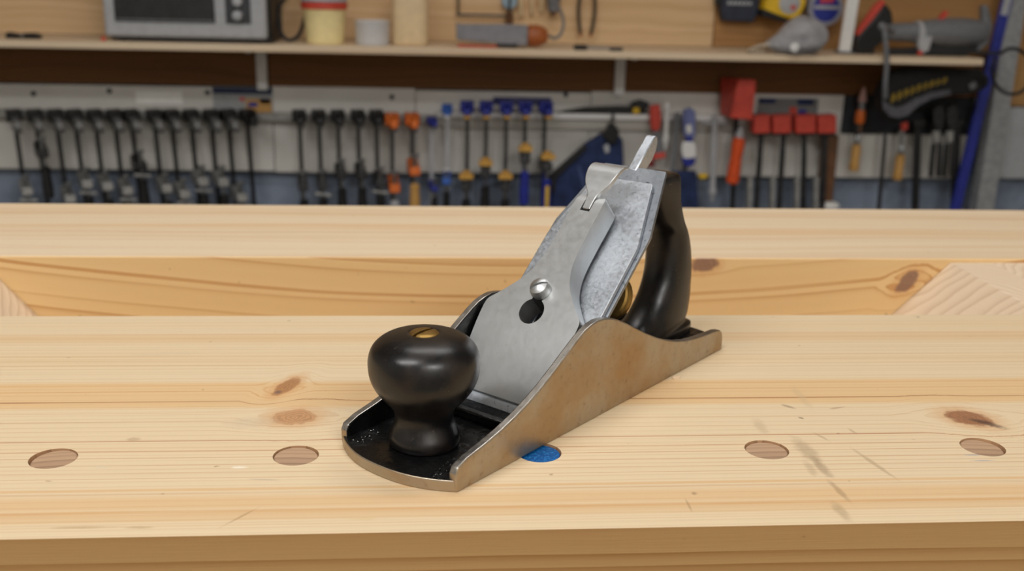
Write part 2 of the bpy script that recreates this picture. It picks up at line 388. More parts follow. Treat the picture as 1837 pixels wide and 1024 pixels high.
o = mk('rear_slab', box(B(), BX0, BX1, Y2, Y3, -.085, 0), [M_REAR, M_FACE], bench, .0012)
for p in o.data.polygons:
    if abs(p.normal.y) > .5: p.material_index = 1
mk('tray_floor', box(B(), BX0, BX1, Y1+.0002, Y2-.0002, -.104, -.0855), M_FACE, bench)
for s in (0, 1):
    if s: a, top = W(1600, 563, Y2), W(1705, 470, Y2)
    else: a, top = W(70, 567, Y2), W(0, 500, Y2)
    k = (top.z-a.z)/(top.x-a.x); sg = 1 if s else -1
    xb = a.x + (-.0852-a.z)/k; xt = a.x + (-.003-a.z)/k; xe = BX1 if s else BX0
    mk('tray_ramp', prism(B(), [(xb, -.0852), (xt, -.003), (xe, -.003), (xe, -.0852)], Y1+.0003, Y2-.0003, 'y'), M_END, bench, .0006)
for lx in (-.86, 1.06):
    for ly in (.40, .80): mk('leg', box(B(), lx, lx+.1, ly, ly+.1, FLOOR, -.0855 if ly < .5 else -.0855), M_APRON, bench, .003)
for ly in (.42, .82): mk('stretcher', box(B(), -.76, 1.06, ly, ly+.05, FLOOR+.15, FLOOR+.25), M_APRON, bench, .003)
# blue plug in the dog hole beside the plane
bl = NT('blue_glitter'); x, y, z = bl.xyz(); nb_ = bl.noise(bl.vec(x, y, z), 900, 3)
bl.set(Base_Color=bl.mix(bl.step(nb_, .45, .7), lin((14, 84, 150)), lin((40, 128, 196))), Roughness=.35); bl.bump(nb_, .5, .0005)
t = tag(mk('dog_hole_plug', spun(B(), (HX[4], .4053, -.030), (0, 0, 1), [(0, 0), (.0093, 0), (.0093, .0285), (.0088, .0292), (.004, .0294), (0, .0294)], 40), bl.m), 'bright blue plug filling the dog hole beside the hand plane', 'plug')
# wood crumbs on the bench
g = G(1208, 679)
c = B(); prism(c, [(-.0022, 0), (.0012, .0004), (.0024, .0016), (-.0006, .0026), (-.0026, .0012)], 0, .0009, 'z')
o = mk('wood_chip', c, mat('chip_wood', (232, 204, 172), .7)); o.location = (g.x+.002, g.y-.001, 0); o.rotation_euler = (0, 0, .3)
tag(o, 'tiny pale wood chip lying against the side of the plane', 'wood chip')

# ------------------------------------------------------------------ hand plane
PA = G(820, 884); PB = G(1295, 626)
PANG = math.atan2(PB.y-PA.y, PB.x-PA.x)
plane = thing('hand_plane', 'old iron bench hand plane with black wooden knob and handle', 'hand plane', (PA.x, PA.y, 0), (0, 0, PANG))
mm = .001
WV, CV = 66.46, 33.23
def patina():
    m = NT('bare_iron_patina'); x, y, z = m.xyz(); v = m.vec(x, y, z)
    n1 = m.noise(v, 26, 4, .6); n2 = m.noise(v, 220, 4, .7); n3 = m.noise(m.vec(m.mul(x, 60), y, m.mul(z, 500)), 1, 2)
    c = m.mix(m.step(n1, .35, .68), lin((176, 164, 146)), lin((168, 142, 108)))
    c = m.mix(m.step(n2, .56, .74, 0, .5), c, lin((122, 100, 76)))
    m.set(Base_Color=c, Metallic=.85, Roughness=m.step(n2, .2, .8, .3, .5)); m.bump(m.add(n2, m.mul(n3, .4)), .12, .0004)
    return m.m
def japan():
    m = NT('black_japanning'); x, y, z = m.xyz(); v = m.vec(x, y, z)
    n1 = m.noise(v, 420, 3, .6); n2 = m.noise(v, 90, 3)
    m.set(Base_Color=(.004, .004, .004), Roughness=m.step(n2, .3, .7, .2, .45), Specular_IOR_Level=.35); m.bump(m.mul(n1, m.step(n2, .4, .65)), .7, .0009)
    return m.m
def bright(name, c1, c2, r0, r1, pit=.5, rough_sc=300):
    m = NT(name); x, y, z = m.xyz(); v = m.vec(x, y, z)
    n1 = m.noise(v, 40, 4, .6); n2 = m.noise(v, 520, 4, .7); n3 = m.noise(v, rough_sc, 3, .6)
    c = m.mix(m.step(n1, .3, .7), lin(c1), lin(c2)); c = m.mix(m.step(n2, .58, .70, 0, pit), c, lin((70, 72, 76)))
    m.set(Base_Color=c, Metallic=1.0, Roughness=m.step(n3, .25, .75, r0, r1)); m.bump(n2, .06+pit*.25, .0003)
    return m.m
M_PAT = patina(); M_JAP = japan()
M_EDGE = bright('worn_edge', (176, 172, 166), (150, 144, 136), .3, .45, .5)
M_CAP = bright('nickel_cap', (196, 198, 199), (188, 190, 190), .42, .47, .10, 300)
M_IRON = bright('pitted_iron', (206, 212, 220), (188, 194, 202), .36, .5, .6, 500)
M_BRASS = bright('brass', (168, 136, 78), (128, 100, 54), .4, .55, .6)
def ebony():
    m = NT('black_wood'); x, y, z = m.xyz(); v = m.vec(x, y, z)
    n1 = m.noise(v, 70, 4, .6); n2 = m.noise(m.vec(m.mul(x, 500), m.mul(y, 500), m.mul(z, 60)), 1, 3, .6); sc_ = m.noise(m.vec(m.mul(x, 160), m.mul(y, 900), m.mul(z, 500)), 1, 2)
    c = m.mix(m.step(n1, .45, .75), lin((15, 14, 15)), lin((36, 27, 20)))
    c = m.mix(m.step(sc_, .70, .76, 0, .35), c, lin((112, 98, 84)))
    m.set(Base_Color=c, Roughness=m.step(n1, .3, .7, .27, .40), Specular_IOR_Level=.5); m.bump(n2, .08, .0005)
    return m.m
M_EB = ebony()

# body casting: sole with bowed toe and heel, two cheeks
CH = [(0, 0), (-.6, 3), (-.8, 8.0), (.5, 10.7), (6.5, 13.0), (16.9, 15.1), (27.5, 17.7), (36.7, 20.6), (46.1, 24.3), (55.7, 28.9), (65.6, 34.4), (73.6, 39.2), (81.8, 43.9), (86.4, 46.2), (91.2, 47.7), (96.1, 48.4), (101.6, 48.0), (107.3, 46.8), (113.7, 44.5), (121.3, 40.9), (129.3, 36.6), (140.2, 31.0), (151.4, 25.8), (161.9, 21.7), (171.9, 18.6), (182.2, 16.3), (193.3, 14.8), (204.6, 13.8), (215.7, 13.2), (220.5, 12.2), (223.2, 10.2), (224.2, 7), (224.4, 0)]
def outline(z):
    P = []
    for i in range(25):
        t = -1+2*i/24; P.append((-10.5*(1-abs(t)**2.3), CV+t*(CV-.08)))
    for i in range(25):
        t = 1-2*i/24; P.append((224.4+9.8*(1-abs(t)**2.3), CV+t*(CV-.08)))
    return [(u*mm, v*mm, z*mm) for u, v in P]
b = B(); loft(b, [outline(0), outline(5.2)])
nsole = len(b.faces)
for v0, v1 in ((0, 3.9), (WV-3.9, WV)):
    prism(b, [(u*mm, z*mm) for u, z in CH], v0*mm, v1*mm, 'y')
body = mk('body', b, [M_PAT, M_JAP, M_EDGE], plane, .0007, 28, 3)
for p in body.data.polygons:
    c = p.center/mm
    if p.normal.z > .9 and abs(c.z-5.2) < .2: p.material_index = 1
    elif abs(p.normal.y) > .9 and 1 < c.y < WV-1: p.material_index = 1
    elif abs(p.normal.y) < .3 and c.z > 5.5 and c.u if False else (abs(p.normal.y) < .3 and c.z > 5.5): p.material_index = 2
# ribs and knob boss inside the body
b = B(); box(b, .0472, .0512, .0039, .0625, .0052, .0098); mk('mouth_rib', b, M_JAP, body, .0008)
b = B(); box(b, .136, .1395, .0039, .0625, .0052, .0085); mk('rear_rib', b, M_JAP, body, .0008)
b = B()
for i in range(30):
    if i < 16: cu, cv = random.uniform(-4, 10), CV+random.uniform(-21, -27) + random.uniform(-3, 3)
    else: cu, cv = random.uniform(-2, 12), CV+random.uniform(18, 28)
    r = random.uniform(.5, 1.3)
    spun(b, (cu*mm, cv*mm, .0051), (0, 0, 1), [(r*mm, 0), (r*.85*mm, r*.5*mm), (r*.4*mm, r*.75*mm), (0, r*.8*mm)], 8)
dm = NT('wet_lacquer'); dm.set(Base_Color=(.004, .004, .004), Roughness=.08); o = mk('lacquer_drips', b, dm.m, body); o['kind'] = 'stuff'

# front knob
KU, KV = 17.2, 33.9
prof = [(13.6, 5.2), (14.8, 6.2), (15.2, 8.2), (14.9, 10.4), (13.8, 13), (12.8, 15.6), (12.5, 18), (12.9, 20.8), (14.6, 23.6), (17.5, 26.8), (20.6, 30.8), (22.8, 35.8), (23.5, 41), (23.2, 45), (21.8, 48.6), (19, 51.5), (15, 53.6), (10, 54.7), (6.6, 55.0), (6.2, 54.2)]
P = [(Vector((r, h, 0))) for r, h in prof]
prof2 = [(p.x*mm, p.y*mm) for p in smooth_path([(p.x, p.y, 0) for p in P], 3)]
mk('knob', spun(B(), (KU*mm, KV*mm, 0), (0, 0, 1), prof2 + [(0, .0540)], 64), M_EB, plane)
sn = mk('knob_screw', spun(B(), (KU*mm, KV*mm, .0531), (0, 0, 1), [(0, 0), (.0062, 0), (.0062, .0018), (.0055, .0023), (.003, .0026), (0, .0027)], 40), M_BRASS, plane)
c = box(B(), -.009, .009, -.0008, .0008, .0543, .059); xf(c, Matrix.Translation((KU*mm, KV*mm, 0)) @ Matrix.Rotation(-PANG+math.radians(48), 4, 'Z')); cut(sn, c)

# bed frame: s runs up the blade, v across, n square off the blade
TH, U0 = math.radians(43.5), 64.0
def bed(s, v, n):
    return Vector(((U0+s*math.cos(TH)-n*math.sin(TH))*mm, (CV+v)*mm, (s*math.sin(TH)+n*math.cos(TH))*mm))
def plate(bm, outl, n0, n1, k=1):
    """outline of (s, half width) up the blade; n0 and n1 may be functions of s"""
    f0 = n0 if callable(n0) else (lambda s: n0); f1 = n1 if callable(n1) else (lambda s: n1)
    rings = []
    N = 12
    for s, h in outl:
        top = [bed(s, -h+2*h*i/N, f1(s)) for i in range(N+1)]; bot = [bed(s, h-2*h*i/N, f0(s)) for i in range(N+1)]
        rings.append(top+bot)
    return loft(bm, rings)
def interp(x, X, Y):
    if x <= X[0]: return Y[0]
    for a, b_, c, d in zip(X, X[1:], Y, Y[1:]):
        if x <= b_: return c+(d-c)*(x-a)/(b_-a)
    return Y[-1]
iron = [(2, 27.9), (60, 28.2), (110, 28.5), (113.5, 28.4), (115.5, 27.8), (151.8, 18.8), (152.6, 18.2)]
bld = mk('blade', plate(B(), iron, -2.2, 0), bright('dull_blade', (160, 165, 172), (140, 145, 152), .4, .55, .8, 500), plane, .0003)
hump = lambda s: interp(s, [3, 5, 9, 14, 20, 200], [.4, 2.8, 4.2, 3.6, 2.6, 2.6])
chip = [(3.2, 26.8), (5, 26.8), (9, 26.8), (14, 26.8), (20, 26.8), (60, 26.9), (103, 26.6), (106, 26.2), (141, 17.2), (142.2, 16.0)]
cbk = mk('chip_breaker', plate(B(), chip, .1, hump), M_IRON, plane, .0004)
for o_ in (bld, cbk):
    o_.modifiers.clear()
    kb = B(); loft(kb, [[bed(36, -6.4, n), bed(74, -6.4, n), bed(74, 6.4, n), bed(36, 6.4, n)] for n in (-6, 8)]); cut(o_, kb)
    q = o_.modifiers.new('bevel', 'BEVEL'); q.width = .0004; q.segments = 2; q.limit_method = 'ANGLE'; q.angle_limit = math.radians(50)
# frog casting below the blade
b = B()
fr = [bed(6, 0, -2.4), bed(108, 0, -2.4), bed(108, 0, -5), bed(86, 0, -8), Vector((.120, 0, .040)), Vector((.124, 0, .012)), Vector((.124, 0, .0054)), Vector((.074, 0, .0054))]
prism(b, [(p.x, p.z) for p in fr], (CV-23.5)*mm, (CV+23.5)*mm, 'y'); mk('frog', b, mat('frog_iron', (46, 38, 32), .5, .3, var=.25, scale=120, bump=.2), plane, .0012)
# brass depth wheel on its stud, with a yoke
wu, wz = 151.5, 41.5
ax = Vector((math.sin(TH)*.6, 0, -math.cos(TH)*.25)).normalized()
b = B(); cyl(b, (.112, CV*mm, .046), (wu*mm, CV*mm, wz*mm), .0035)
mk('wheel_stud', b, M_DSTEEL, plane)
b = B(); pr = []
for i, (r, h) in enumerate([(0, 0), (9, 0), (12.2, .6), (13, 1.6), (12.6, 2.4), (11, 3), (11, 4.2), (12.6, 4.8), (13, 5.6), (13, 7.2), (12.4, 8.2), (9, 8.8), (0, 8.8)]): pr.append((r*mm, h*mm))
mk('depth_wheel', spun(b, (wu*mm, CV*mm, wz*mm), ax, pr, 40), M_BRASS, plane)
b = B(); box(b, .128, .150, (CV-5)*mm, (CV+5)*mm, .0054, .024); mk('frog_foot', b, M_JAP, plane, .002)

# lever cap
CO = [(9.2, 23.8), (9.8, 25.4), (11.5, 26.2), (20, 26.8), (32, 27.2), (44, 27.5), (49.5, 27.5), (52, 26.9), (53.8, 25.4), (56, 23.1), (59, 20.3), (63, 16.9), (67.5, 13.5), (72.5, 11.0), (78, 9.4), (85, 8.5), (95, 8.2), (106, 8.2), (113, 8.2), (116.5, 7.9), (118.4, 7.1), (119.2, 5.8)]
CO = [(q.x, q.y) for q in smooth_path([(s, h, 0) for s, h in CO], 3)]
fnk = [(q.x, q.y) for q in smooth_path([(s, n, 0) for s, n in [(8, 6.2), (14, 8.2), (22, 10.9), (32, 13.6), (42, 15.5), (52, 16.6), (64, 17.4), (80, 18.1), (100, 18.7), (112, 19.0), (116, 18.8), (120, 17.4)]], 5)]
fn = lambda s: interp(s, [q[0] for q in fnk], [q[1] for q in fnk])
fb = lambda s: interp(s, [8, 12, 20, 35, 50, 125], [4.4, 4.6, 4.6, 4.7, 4.8, 5.0])
cap = mk('lever_cap', plate(B(), CO, fb, fn), M_CAP, plane)
c = B()
def bedcyl(bm, s, v, n0, n1, r, seg=40): return cyl(bm, bed(s, v, n0), bed(s, v, n1), r*mm, seg=seg)
cut(cap, bedcyl(B(), 51.2, 0, -3, 40, 6.6))
kb = B(); loft(kb, [[bed(49, -2.9, n), bed(62.2, -2.9, n), bed(62.2, 2.9, n), bed(49, 2.9, n)] for n in (-3, 40)]); cut(cap, kb)
cut(cap, bedcyl(B(), 62.2, 0, -3, 40, 2.9))
kb = B(); loft(kb, [[bed(109.3, -2.75, n), bed(130, -2.75, n), bed(130, 2.75, n), bed(109.3, 2.75, n)] for n in (8, 40)]); cut(cap, kb)
cap.data.set_sharp_from_angle(angle=math.radians(24))
q = cap.modifiers.new('bevel', 'BEVEL'); q.width = .0009; q.segments = 3; q.limit_method = 'ANGLE'; q.angle_limit = math.radians(35)
# cam lever at its head
cl = [(110.6, 2.2), (114, 2.3), (117, 2.5), (119, 3.1), (121.5, 4.8), (124.6, 6.9), (128, 8.2), (132, 9.0), (136, 9.5), (139.4, 9.6)]
cl = [(q.x, q.y) for q in smooth_path([(s, h, 0) for s, h in cl], 3)]
ct = lambda s: interp(s, [110, 114, 118, 121, 124, 128, 132, 135, 137.5, 139.6], [19.0, 19.4, 19.8, 20.3, 21.0, 21.8, 21.9, 21.2, 19.9, 17.6])
cb = lambda s: ct(s)-interp(s, [110, 117, 122, 140], [8, 8, 3.0, 1.8])
mk('cam_lever', plate(B(), cl, cb, ct), M_CAP, plane, .0005, 40)
# screw through the keyhole
b = B(); pc, pn = bed(62.4, 0, 2.2), (bed(0, 0, 1)-bed(0, 0, 0)).normalized()
sc1 = mk('cap_screw', spun(b, pc, pn, [(0, 0), (.0026, 0), (.0026, .0146), (.0050, .0148), (.0053, .0160), (.0051, .0178), (.0043, .0194), (.0026, .0204), (0, .0208)], 36), M_CAP, plane)
kb = B(); loft(kb, [[bed(62.4+a*6-c_*.5, c_*6*.0+w_, n) for a, c_, w_ in ((-1, 0, -.55), (1, 0, -.55), (1, 0, .55), (-1, 0, .55))] for n in (20.6, 32)])
Mc = Matrix.Translation(bed(62.4, 0, 21)) @ Matrix.Rotation(math.radians(-52), 4, pn) @ Matrix.Translation(-bed(62.4, 0, 21)); xf(kb, Mc); cut(sc1, kb)
# lateral lever rising behind the blade, with its folded finger tab
b = B()
lt = [(112, 4), (140, 3.4), (156, 3.0)]
plate(b, lt, -4.4, -2.6)
xf(b, Matrix.Translation((0, 1.6*mm, 0)))
lat = mk('lateral_lever', b, M_IRON, plane, .0004)
b = B()
tabp = [(150, -4.0), (150, .2), (160, .5), (172.6, .2), (174.6, -.6), (175.0, -2.0), (173.6, -4.6), (170, -7.0), (164, -8.2), (157, -7.6), (152.5, -5.6)]
loft(b, [[bed(s, v, n) for s, n in tabp] for v in (-2.0, 3.6)])
mk('finger_tab', b, M_IRON, lat, .0007)

# tote (rear handle)
TS = [(5.6, 148, 232, 13.5), (9, 148, 232, 13.6), (11, 150, 232, 13.2), (15, 171, 233, 12.6), (19, 182, 233.6, 12.2), (27, 192, 233.6, 12.0), (35, 198, 232.4, 11.9), (42, 201.5, 231, 12.0), (52, 203.5, 228, 12.2), (60, 203.5, 224.5, 12.2), (66, 202, 221, 12.0), (72, 196, 217.5, 11.8), (79, 192, 214.5, 11.6), (86, 187, 213, 11.2), (92, 182, 212.2, 10.8), (96, 179, 211.5, 10.4), (98.2, 180, 210, 9.4), (99, 184, 207, 7)]
TSS = [(q[0].x, q[0].y, q[0].z, q[1].x) for q in zip(smooth_path([(a, b_, c) for a, b_, c, d in TS], 3), smooth_path([(d, 0, 0) for a, b_, c, d in TS], 3))]
b = B(); rings = []
for z, uf, ur, hw in TSS:
    e = 2.6 if z < 12 else 2.3
    if z < 11: e = 4.5
    if z > 84: e = 2.3+(z-84)*.09
    r = []
    for i in range(40):
        t = 2*math.pi*i/40; ca, sa = math.cos(t), math.sin(t)
        r.append((((uf+ur)/2+(ur-uf)/2*math.copysign(abs(ca)**(2/e), ca))*mm, (CV+hw*math.copysign(abs(sa)**(2/e), sa))*mm, z*mm))
    rings.append(r)
loft(b, rings); mk('tote', b, M_EB, plane, ang=60)

# ------------------------------------------------------------------ wooden plugs in the other dog holes
M_PLUG = wood('plug_wood', (184, 152, 122), (132, 104, 82), spacing=.0026, warp=.004, axis='y', strength=.7, sharp=3)
plugs = {2: 'sunken brown wooden plug in the end dog hole farthest from the knotty corner', 3: 'brown wooden plug in the dog hole below the two round knots',
         5: 'swirl-grained wooden plug in the dog hole beside the grey drip stain', 6: 'cracked wooden plug in the dog hole beside the dark split knot'}
for i, (tx, ty) in {2: (.05, .22), 3: (.06, -.08), 5: (.02, .05), 6: (.04, -.16)}.items():
    o = mk('dog_hole_plug', spun(B(), (0, 0, -.03), (0, 0, 1), [(0, 0), (.0094, 0), (.0094, .0288), (.0088, .0293), (0, .0295)], 40), M_PLUG)
    for v in o.data.vertices:
        if v.co.z > -.01: v.co.z += v.co.y*tx*.5 + v.co.x*ty*.3 - .0002
    o.location = (HX[i], .4053, 0); o.rotation_euler = (0, 0, 0)
    tag(o, plugs[i], 'plug')

# ------------------------------------------------------------------ shelf, brackets, post
YS = (1.780+DY)
shelf_end = W(1764, 115, YS).x
shelf = thing('wall_shelf', 'long pale pine shelf board on white uprights above the clamps', 'shelf', (0, YS, ZS1))
mk('shelf_board', box(B(), XL+.02, shelf_end, 0, YP-YS-.001, ZS0-ZS1, 0), M_SHELF, shelf, .002)
for px in (470, 1112, -250):
    p = W(px, 120, YP)
    b = box(B(), p.x-.0125, p.x+.0125, YP-YS-.012, YP-YS-.0005, ZB1-.008-ZS1, ZS0-ZS1-.0005); mk('bracket_upright', b, M_WHT, shelf, .001)
    b = box(B(), p.x-.006, p.x+.006, .05, YP-YS-.012, ZS0-ZS1-.006, ZS0-ZS1-.0006); mk('bracket_arm', b, M_WHT, shelf, .0008)
pp = W(1757, 376, (1.985+DY))
struct('trim_1', box(B(), pp.x-.019, pp.x+.028, 1.966+DY, 2.003+DY, FLOOR, CEIL), mat('grey_post', (158, 160, 162), .6, 0, var=.12))

def px_slab(bm, base, pts, Ya, Yb):
    """outline read off the photo on the plane y = Ya, given real depth back to y = Yb"""
    Q = [W(px, py, Ya)-base for px, py in pts]
    return loft(bm, [[(q.x, Ya-base.y, q.z) for q in Q], [(q.x, Yb-base.y, q.z) for q in Q]])
def at(px, py, Y, base): return W(px, py, Y)-base
def shelf_pt(px, Y): p = W(px, 60, Y); return Vector((p.x, Y, ZS1))

# ------------------------------------------------------------------ rails that carry the clamps
ra = W(400, 207, (1.99+DY)); rb_ = W(1040, 210, (1.985+DY))
x0, x1 = W(-60, 210, (1.99+DY)).x, W(782, 210, (1.99+DY)).x
t = thing('clamp_rail', 'grey steel rail on the white boards carrying the black clamps', 'rail', (0, (1.99+DY), ra.z))
b = B(); box(b, x0, x1, 0, .0285, -.012, .006); mk('rail_bar', b, M_GREYJAW, t, .001)
for k in range(6):
    xx = x0+.06+(x1-x0-.12)*k/5; mk('rail_screw', spun(B(), (xx, -.002, -.003), (0, 1, 0), [(0, 0), (.003, .0004), (.004, .0019)], 12), M_DSTEEL, t)
RX0, RX1 = W(787, 210, (1.985+DY)).x, W(1303, 217, (1.985+DY)).x
t = thing('clamp_rail', 'white ledge rail carrying the blue clamps and the T-handled bars', 'rail', (0, (1.985+DY), rb_.z))
zr0 = W(790, 213, (1.985+DY)).z-rb_.z; zr1 = W(1300, 219, (1.985+DY)).z-rb_.z
b = B(); box(b, RX0, RX1, .008, .0345, -.006, .007); mk('rail_ledge', b, mat('rail_white', (248, 248, 248), .4, var=.01), t, .001)
b = B(); box(b, RX0+.004, RX1-.004, .022, .0345, -.034, -.004); mk('rail_backing', b, M_PAINT, t, .001)

# ------------------------------------------------------------------ clamps
def clamp(px, py, slide, head=M_BLACK, bar=M_BLACK, jaw=M_GREYJAW, handle=M_BLKPL, pad=M_STEEL, label='', group=None, rot=-.45, lean=0.0, length=.34, Y=(1.972+DY), size=1.0, hl=.10, name='bar_clamp', barw=.0048, arm=None, tommy=False):
    p = W(px, py, Y); t = thing(name, label, 'clamp', (p.x, Y, p.z), (0, lean, rot), group)
    s = size; dz = -.013*s if arm else 0
    mk('bar', box(B(), -barw, barw, -.0035, .0035, -length, .012), bar, t, .0008)
    fj = prism(B(), [(q_[0], q_[1]+dz) for q_ in [(.010*s, .016*s), (-.016*s, .017*s), (-.058*s, .010*s), (-.066*s, .002), (-.066*s, -.010*s), (-.052*s, -.011*s), (-.020*s, -.006*s), (-.010*s, -.018*s), (.010*s, -.018*s)]], -.0075*s, .0075*s, 'x')
    mk('fixed_jaw', fj, arm or head, t, .002)
    mk('head_block', box(B(), -.0175*s, .0155*s, -.030*s, .0105*s, -.009*s, .0185*s), head, t, .003)
    mk('jaw_pad', spun(B(), (0, -.058*s, -.0175*s+dz), (0, 0, 1), [(.009*s, 0), (.0095*s, .003*s), (.006*s, .007*s), (.003*s, .0075*s)], 16), pad, t)
    if slide:
        z = W(px, slide, Y).z-p.z
        if z > -length+.02:
            sj = prism(B(), [(.012*s, z+.018*s), (-.010*s, z+.020*s), (-.044*s, z+.008*s), (-.068*s, z+.010*s), (-.070*s, z-.010*s), (-.048*s, z-.012*s), (-.012*s, z-.014*s), (.012*s, z-.014*s)], -.012*s, .012*s, 'x')
            mk('sliding_jaw', sj, jaw, t, .002)
            mk('screw', cyl(B(), (0, -.058*s, z+.034*s), (0, -.058*s, z-.045), .0042*s, seg=14), M_STEEL, t)
            mk('swivel_pad', spun(B(), (0, -.058*s, z+.030*s), (0, 0, 1), [(.006*s, 0), (.010*s, .004*s), (.0095*s, .008*s), (.004*s, .009*s)], 16), pad, t)
            if tommy:
                mk('tommy_bar', cyl(B(), (-.019, -.058*s, z-.020*s), (.019, -.058*s, z-.026*s), .0042, seg=12), M_GREYJAW, t)
            hz = z-.030*s
            mk('handle', spun(B(), (0, -.058*s, hz-hl), (0, 0, 1), [(.006*s, 0), (.012*s, .004), (.0125*s, hl*.4), (.0105*s, hl*.75), (.0115*s, hl-.006), (.006*s, hl)], 18), handle, t)
    return t
LG = 'black bar clamps along the grey rail'
LL = 'black bar clamp with grey sliding jaw in the long packed row'
left = [(16, 335, -.5), (54, 268, -.5), (91, 348, -.5), (125, 322, -.5), (161, 326, -.5), (196, 334, -.5), (226, 291, -.5), (267, 330, -.5), (298, 340, -.5), (333, 318, -.5), (369, 319, -.5), (400, 346, -.5), (434, None, 0)]
for i, (px, sl, rz) in enumerate(left):
    lab = LL; jw = M_GREYJAW
    if i == 1: lab, jw = 'black bar clamp whose dark sliding jaw is pushed up highest of the packed row', M_BLACK
    if i == 6: lab, jw = 'black bar clamp with a dark jaw raised halfway amid the packed row', M_BLACK
    if i == 12: lab = 'black bar clamp with a bare bar hanging under the picture card'
    clamp(px+9, 209, sl, label=lab, group=LG if lab == LL else None, tommy=(i % 3 != 1), rot=.45, arm=M_GREYARM if i < 12 else None, lean=-.035, size=1.0, jaw=jw, pad=M_STEEL, handle=M_DSTEEL if i % 2 else M_BLKPL, hl=.08, length=.33 if i != 12 else .42)
for i, (px, sl) in enumerate([(537, 326), (572, 324), (606, 306), (642, 306), (675, 320)]):
    clamp(px, 210, sl, label='black bar clamp in the spaced row beside the orange clamps', group='five black clamps next to the orange ones', tommy=(i in (1, 4)), rot=.16, lean=-.01, jaw=M_BLACK if i in (2, 3) else M_DSTEEL, hl=.08, length=.36)
clamp(703, 216, 328, head=M_ORANGE, jaw=M_ORANGE, handle=M_LGREY, label='orange bar clamp with its low orange jaw and pale grey handle', rot=.12, size=1.05, hl=.05, length=.30, bar=M_DSTEEL)
clamp(739, 216, 298, head=M_ORANGE, jaw=M_ORANGE, handle=M_HWOOD, label='orange bar clamp with a turned wooden handle', rot=.12, size=1.05, hl=.07, length=.30, bar=M_DSTEEL)
# trigger clamp with silver bar, navy head
clamp(774, 218, 332, head=M_BLUE, bar=M_LGREY, jaw=M_BLUE, handle=M_BLKPL, label='small navy clamp on a bright silver bar with black handle', rot=.2, size=.7, hl=.06, length=.22)
clamp(803, 197, 318, head=M_LBLUE, bar=M_LGREY, jaw=M_LBLUE, handle=M_BLKPL, label='pale blue trigger clamp at the end of the white rail', rot=-.05, size=.8, hl=.09, length=.30, pad=M_WHT)
for i, (px, sl, hd) in enumerate([(839, 326, M_BLKPL), (873, 303, M_BLKPL), (909, 326, M_BLKPL), (943, 278, M_BLUE), (978, 292, M_BLUE)]):
    lab = 'blue-headed bar clamp with amber pads on the white rail'; gp = 'blue bar clamps on the white rail'
    if i == 3: lab, gp = 'blue-headed bar clamp with its amber jaw slid up highest and a blue handle', None
    if i == 4: lab, gp = 'blue-headed bar clamp next to the navy pouch with a yellow-striped handle', None
    tt = clamp(px, 194, sl, head=M_BLUE, bar=M_DSTEEL, jaw=M_DSTEEL, handle=hd, pad=M_AMBER, label=lab, group=gp, rot=(-.06 if i < 4 else .05), size=1.0, hl=.085, length=.36)
    z = W(px, sl, (1.972+DY)).z-tt.location.z
    mk('amber_pad', box(B(), -.017, .017, -.078, -.052, z+.020, z+.032), M_AMBER, tt, .002)
    mk('trigger', prism(B(), [(-.012, z-.012), (-.045, z-.016), (-.05, z-.05), (-.040, z-.055), (-.016, z-.04)], -.006, .006, 'x'), M_BLUE if i in (1, 3, 4) else M_DSTEEL, tt, .002)
    if i == 4: mk('stripe', box(B(), -.004, .004, -.0725, -.0695, z-.10, z-.045), M_YEL, tt)

# paper note and picture card on the board
def flat(name, px0, py0, px1, py1, m, label, cat, Y=YP, th=.0008):
    a, c_ = W(px0, py0, Y), W(px1, py1, Y); zc = (a.z+c_.z)/2
    zz0, zz1 = min(a.z, c_.z), max(a.z, c_.z)
    o = mk(name, box(B(), -(c_.x-a.x)/2, (c_.x-a.x)/2, -th, 0, -(zz1-zz0)/2, (zz1-zz0)/2), m); o.location = ((a.x+c_.x)/2, Y-.0002, zc)
    return tag(o, label, cat) if label else o
flat('paper_note', 243, 163, 328, 187, M_PAPER, 'blank white paper note stuck on the board above the clamps', 'note')
p = W(437, 183, YP); t = thing('picture_card', 'grey card with navy top strip and an orange and blue picture', 'card', (p.x, YP-.0002, p.z))
k = .00141
mk('card', box(B(), -52*k, 50*k, -.001, 0, -24*k, 26*k), mat('card_grey', (160, 162, 164), .6, var=.04), t)
mk('header_strip', box(B(), -52*k, 50*k, -.002, -.001, 14*k, 25*k), mat('header_navy', (30, 44, 78), .6), t)
for (a, c_, e, f_, m) in [(4, 48, -24, 6, M_HWOOD), (8, 24, -8, 0, M_BLUE), (28, 46, -2, 6, M_RED), (-6, 2, 2, 8, M_RED), (30, 48, -22, -8, M_BRWOOD)]:
    mk('print_patch', box(B(), a*k, c_*k, -.0016-.0002*abs(a % 3), -.001, e*k, f_*k), m, t)
p = W(938, 180, YP-.006); t = thing('header_card', 'narrow navy lettered card behind the blue clamps', 'card', (p.x, YP-.0002, p.z))
mk('card', box(B(), -53*k, 51*k, -.001, 0, -9*k, 5*k), mat('card_navy', (44, 48, 108), .6), t)
mk('print_patch', box(B(), -24*k, 26*k, -.0014, -.001, -3*k, 1*k), mat('card_grey_blue', (104, 108, 140), .6), t)
p = W(1424, 190, YP); t = thing('packaging_card', 'pale packaging card with navy corners above the red clamp heads', 'card', (p.x, YP-.0002, p.z))
mk('card', box(B(), -68*k, 45*k, -.001, 0, -24*k, 14*k), mat('card_pale', (120, 120, 120), .6, var=.05), t)
for (a, c_, e, f_, m) in [(-66, -35, 4, 13, M_NAVY), (6, 36, 2, 13, M_NAVY), (-8, 6, -14, -2, M_RED), (10, 24, -14, -6, M_BLUE)]:
    mk('print_patch', box(B(), a*k, c_*k, -.0016, -.001, e*k, f_*k), m, t)

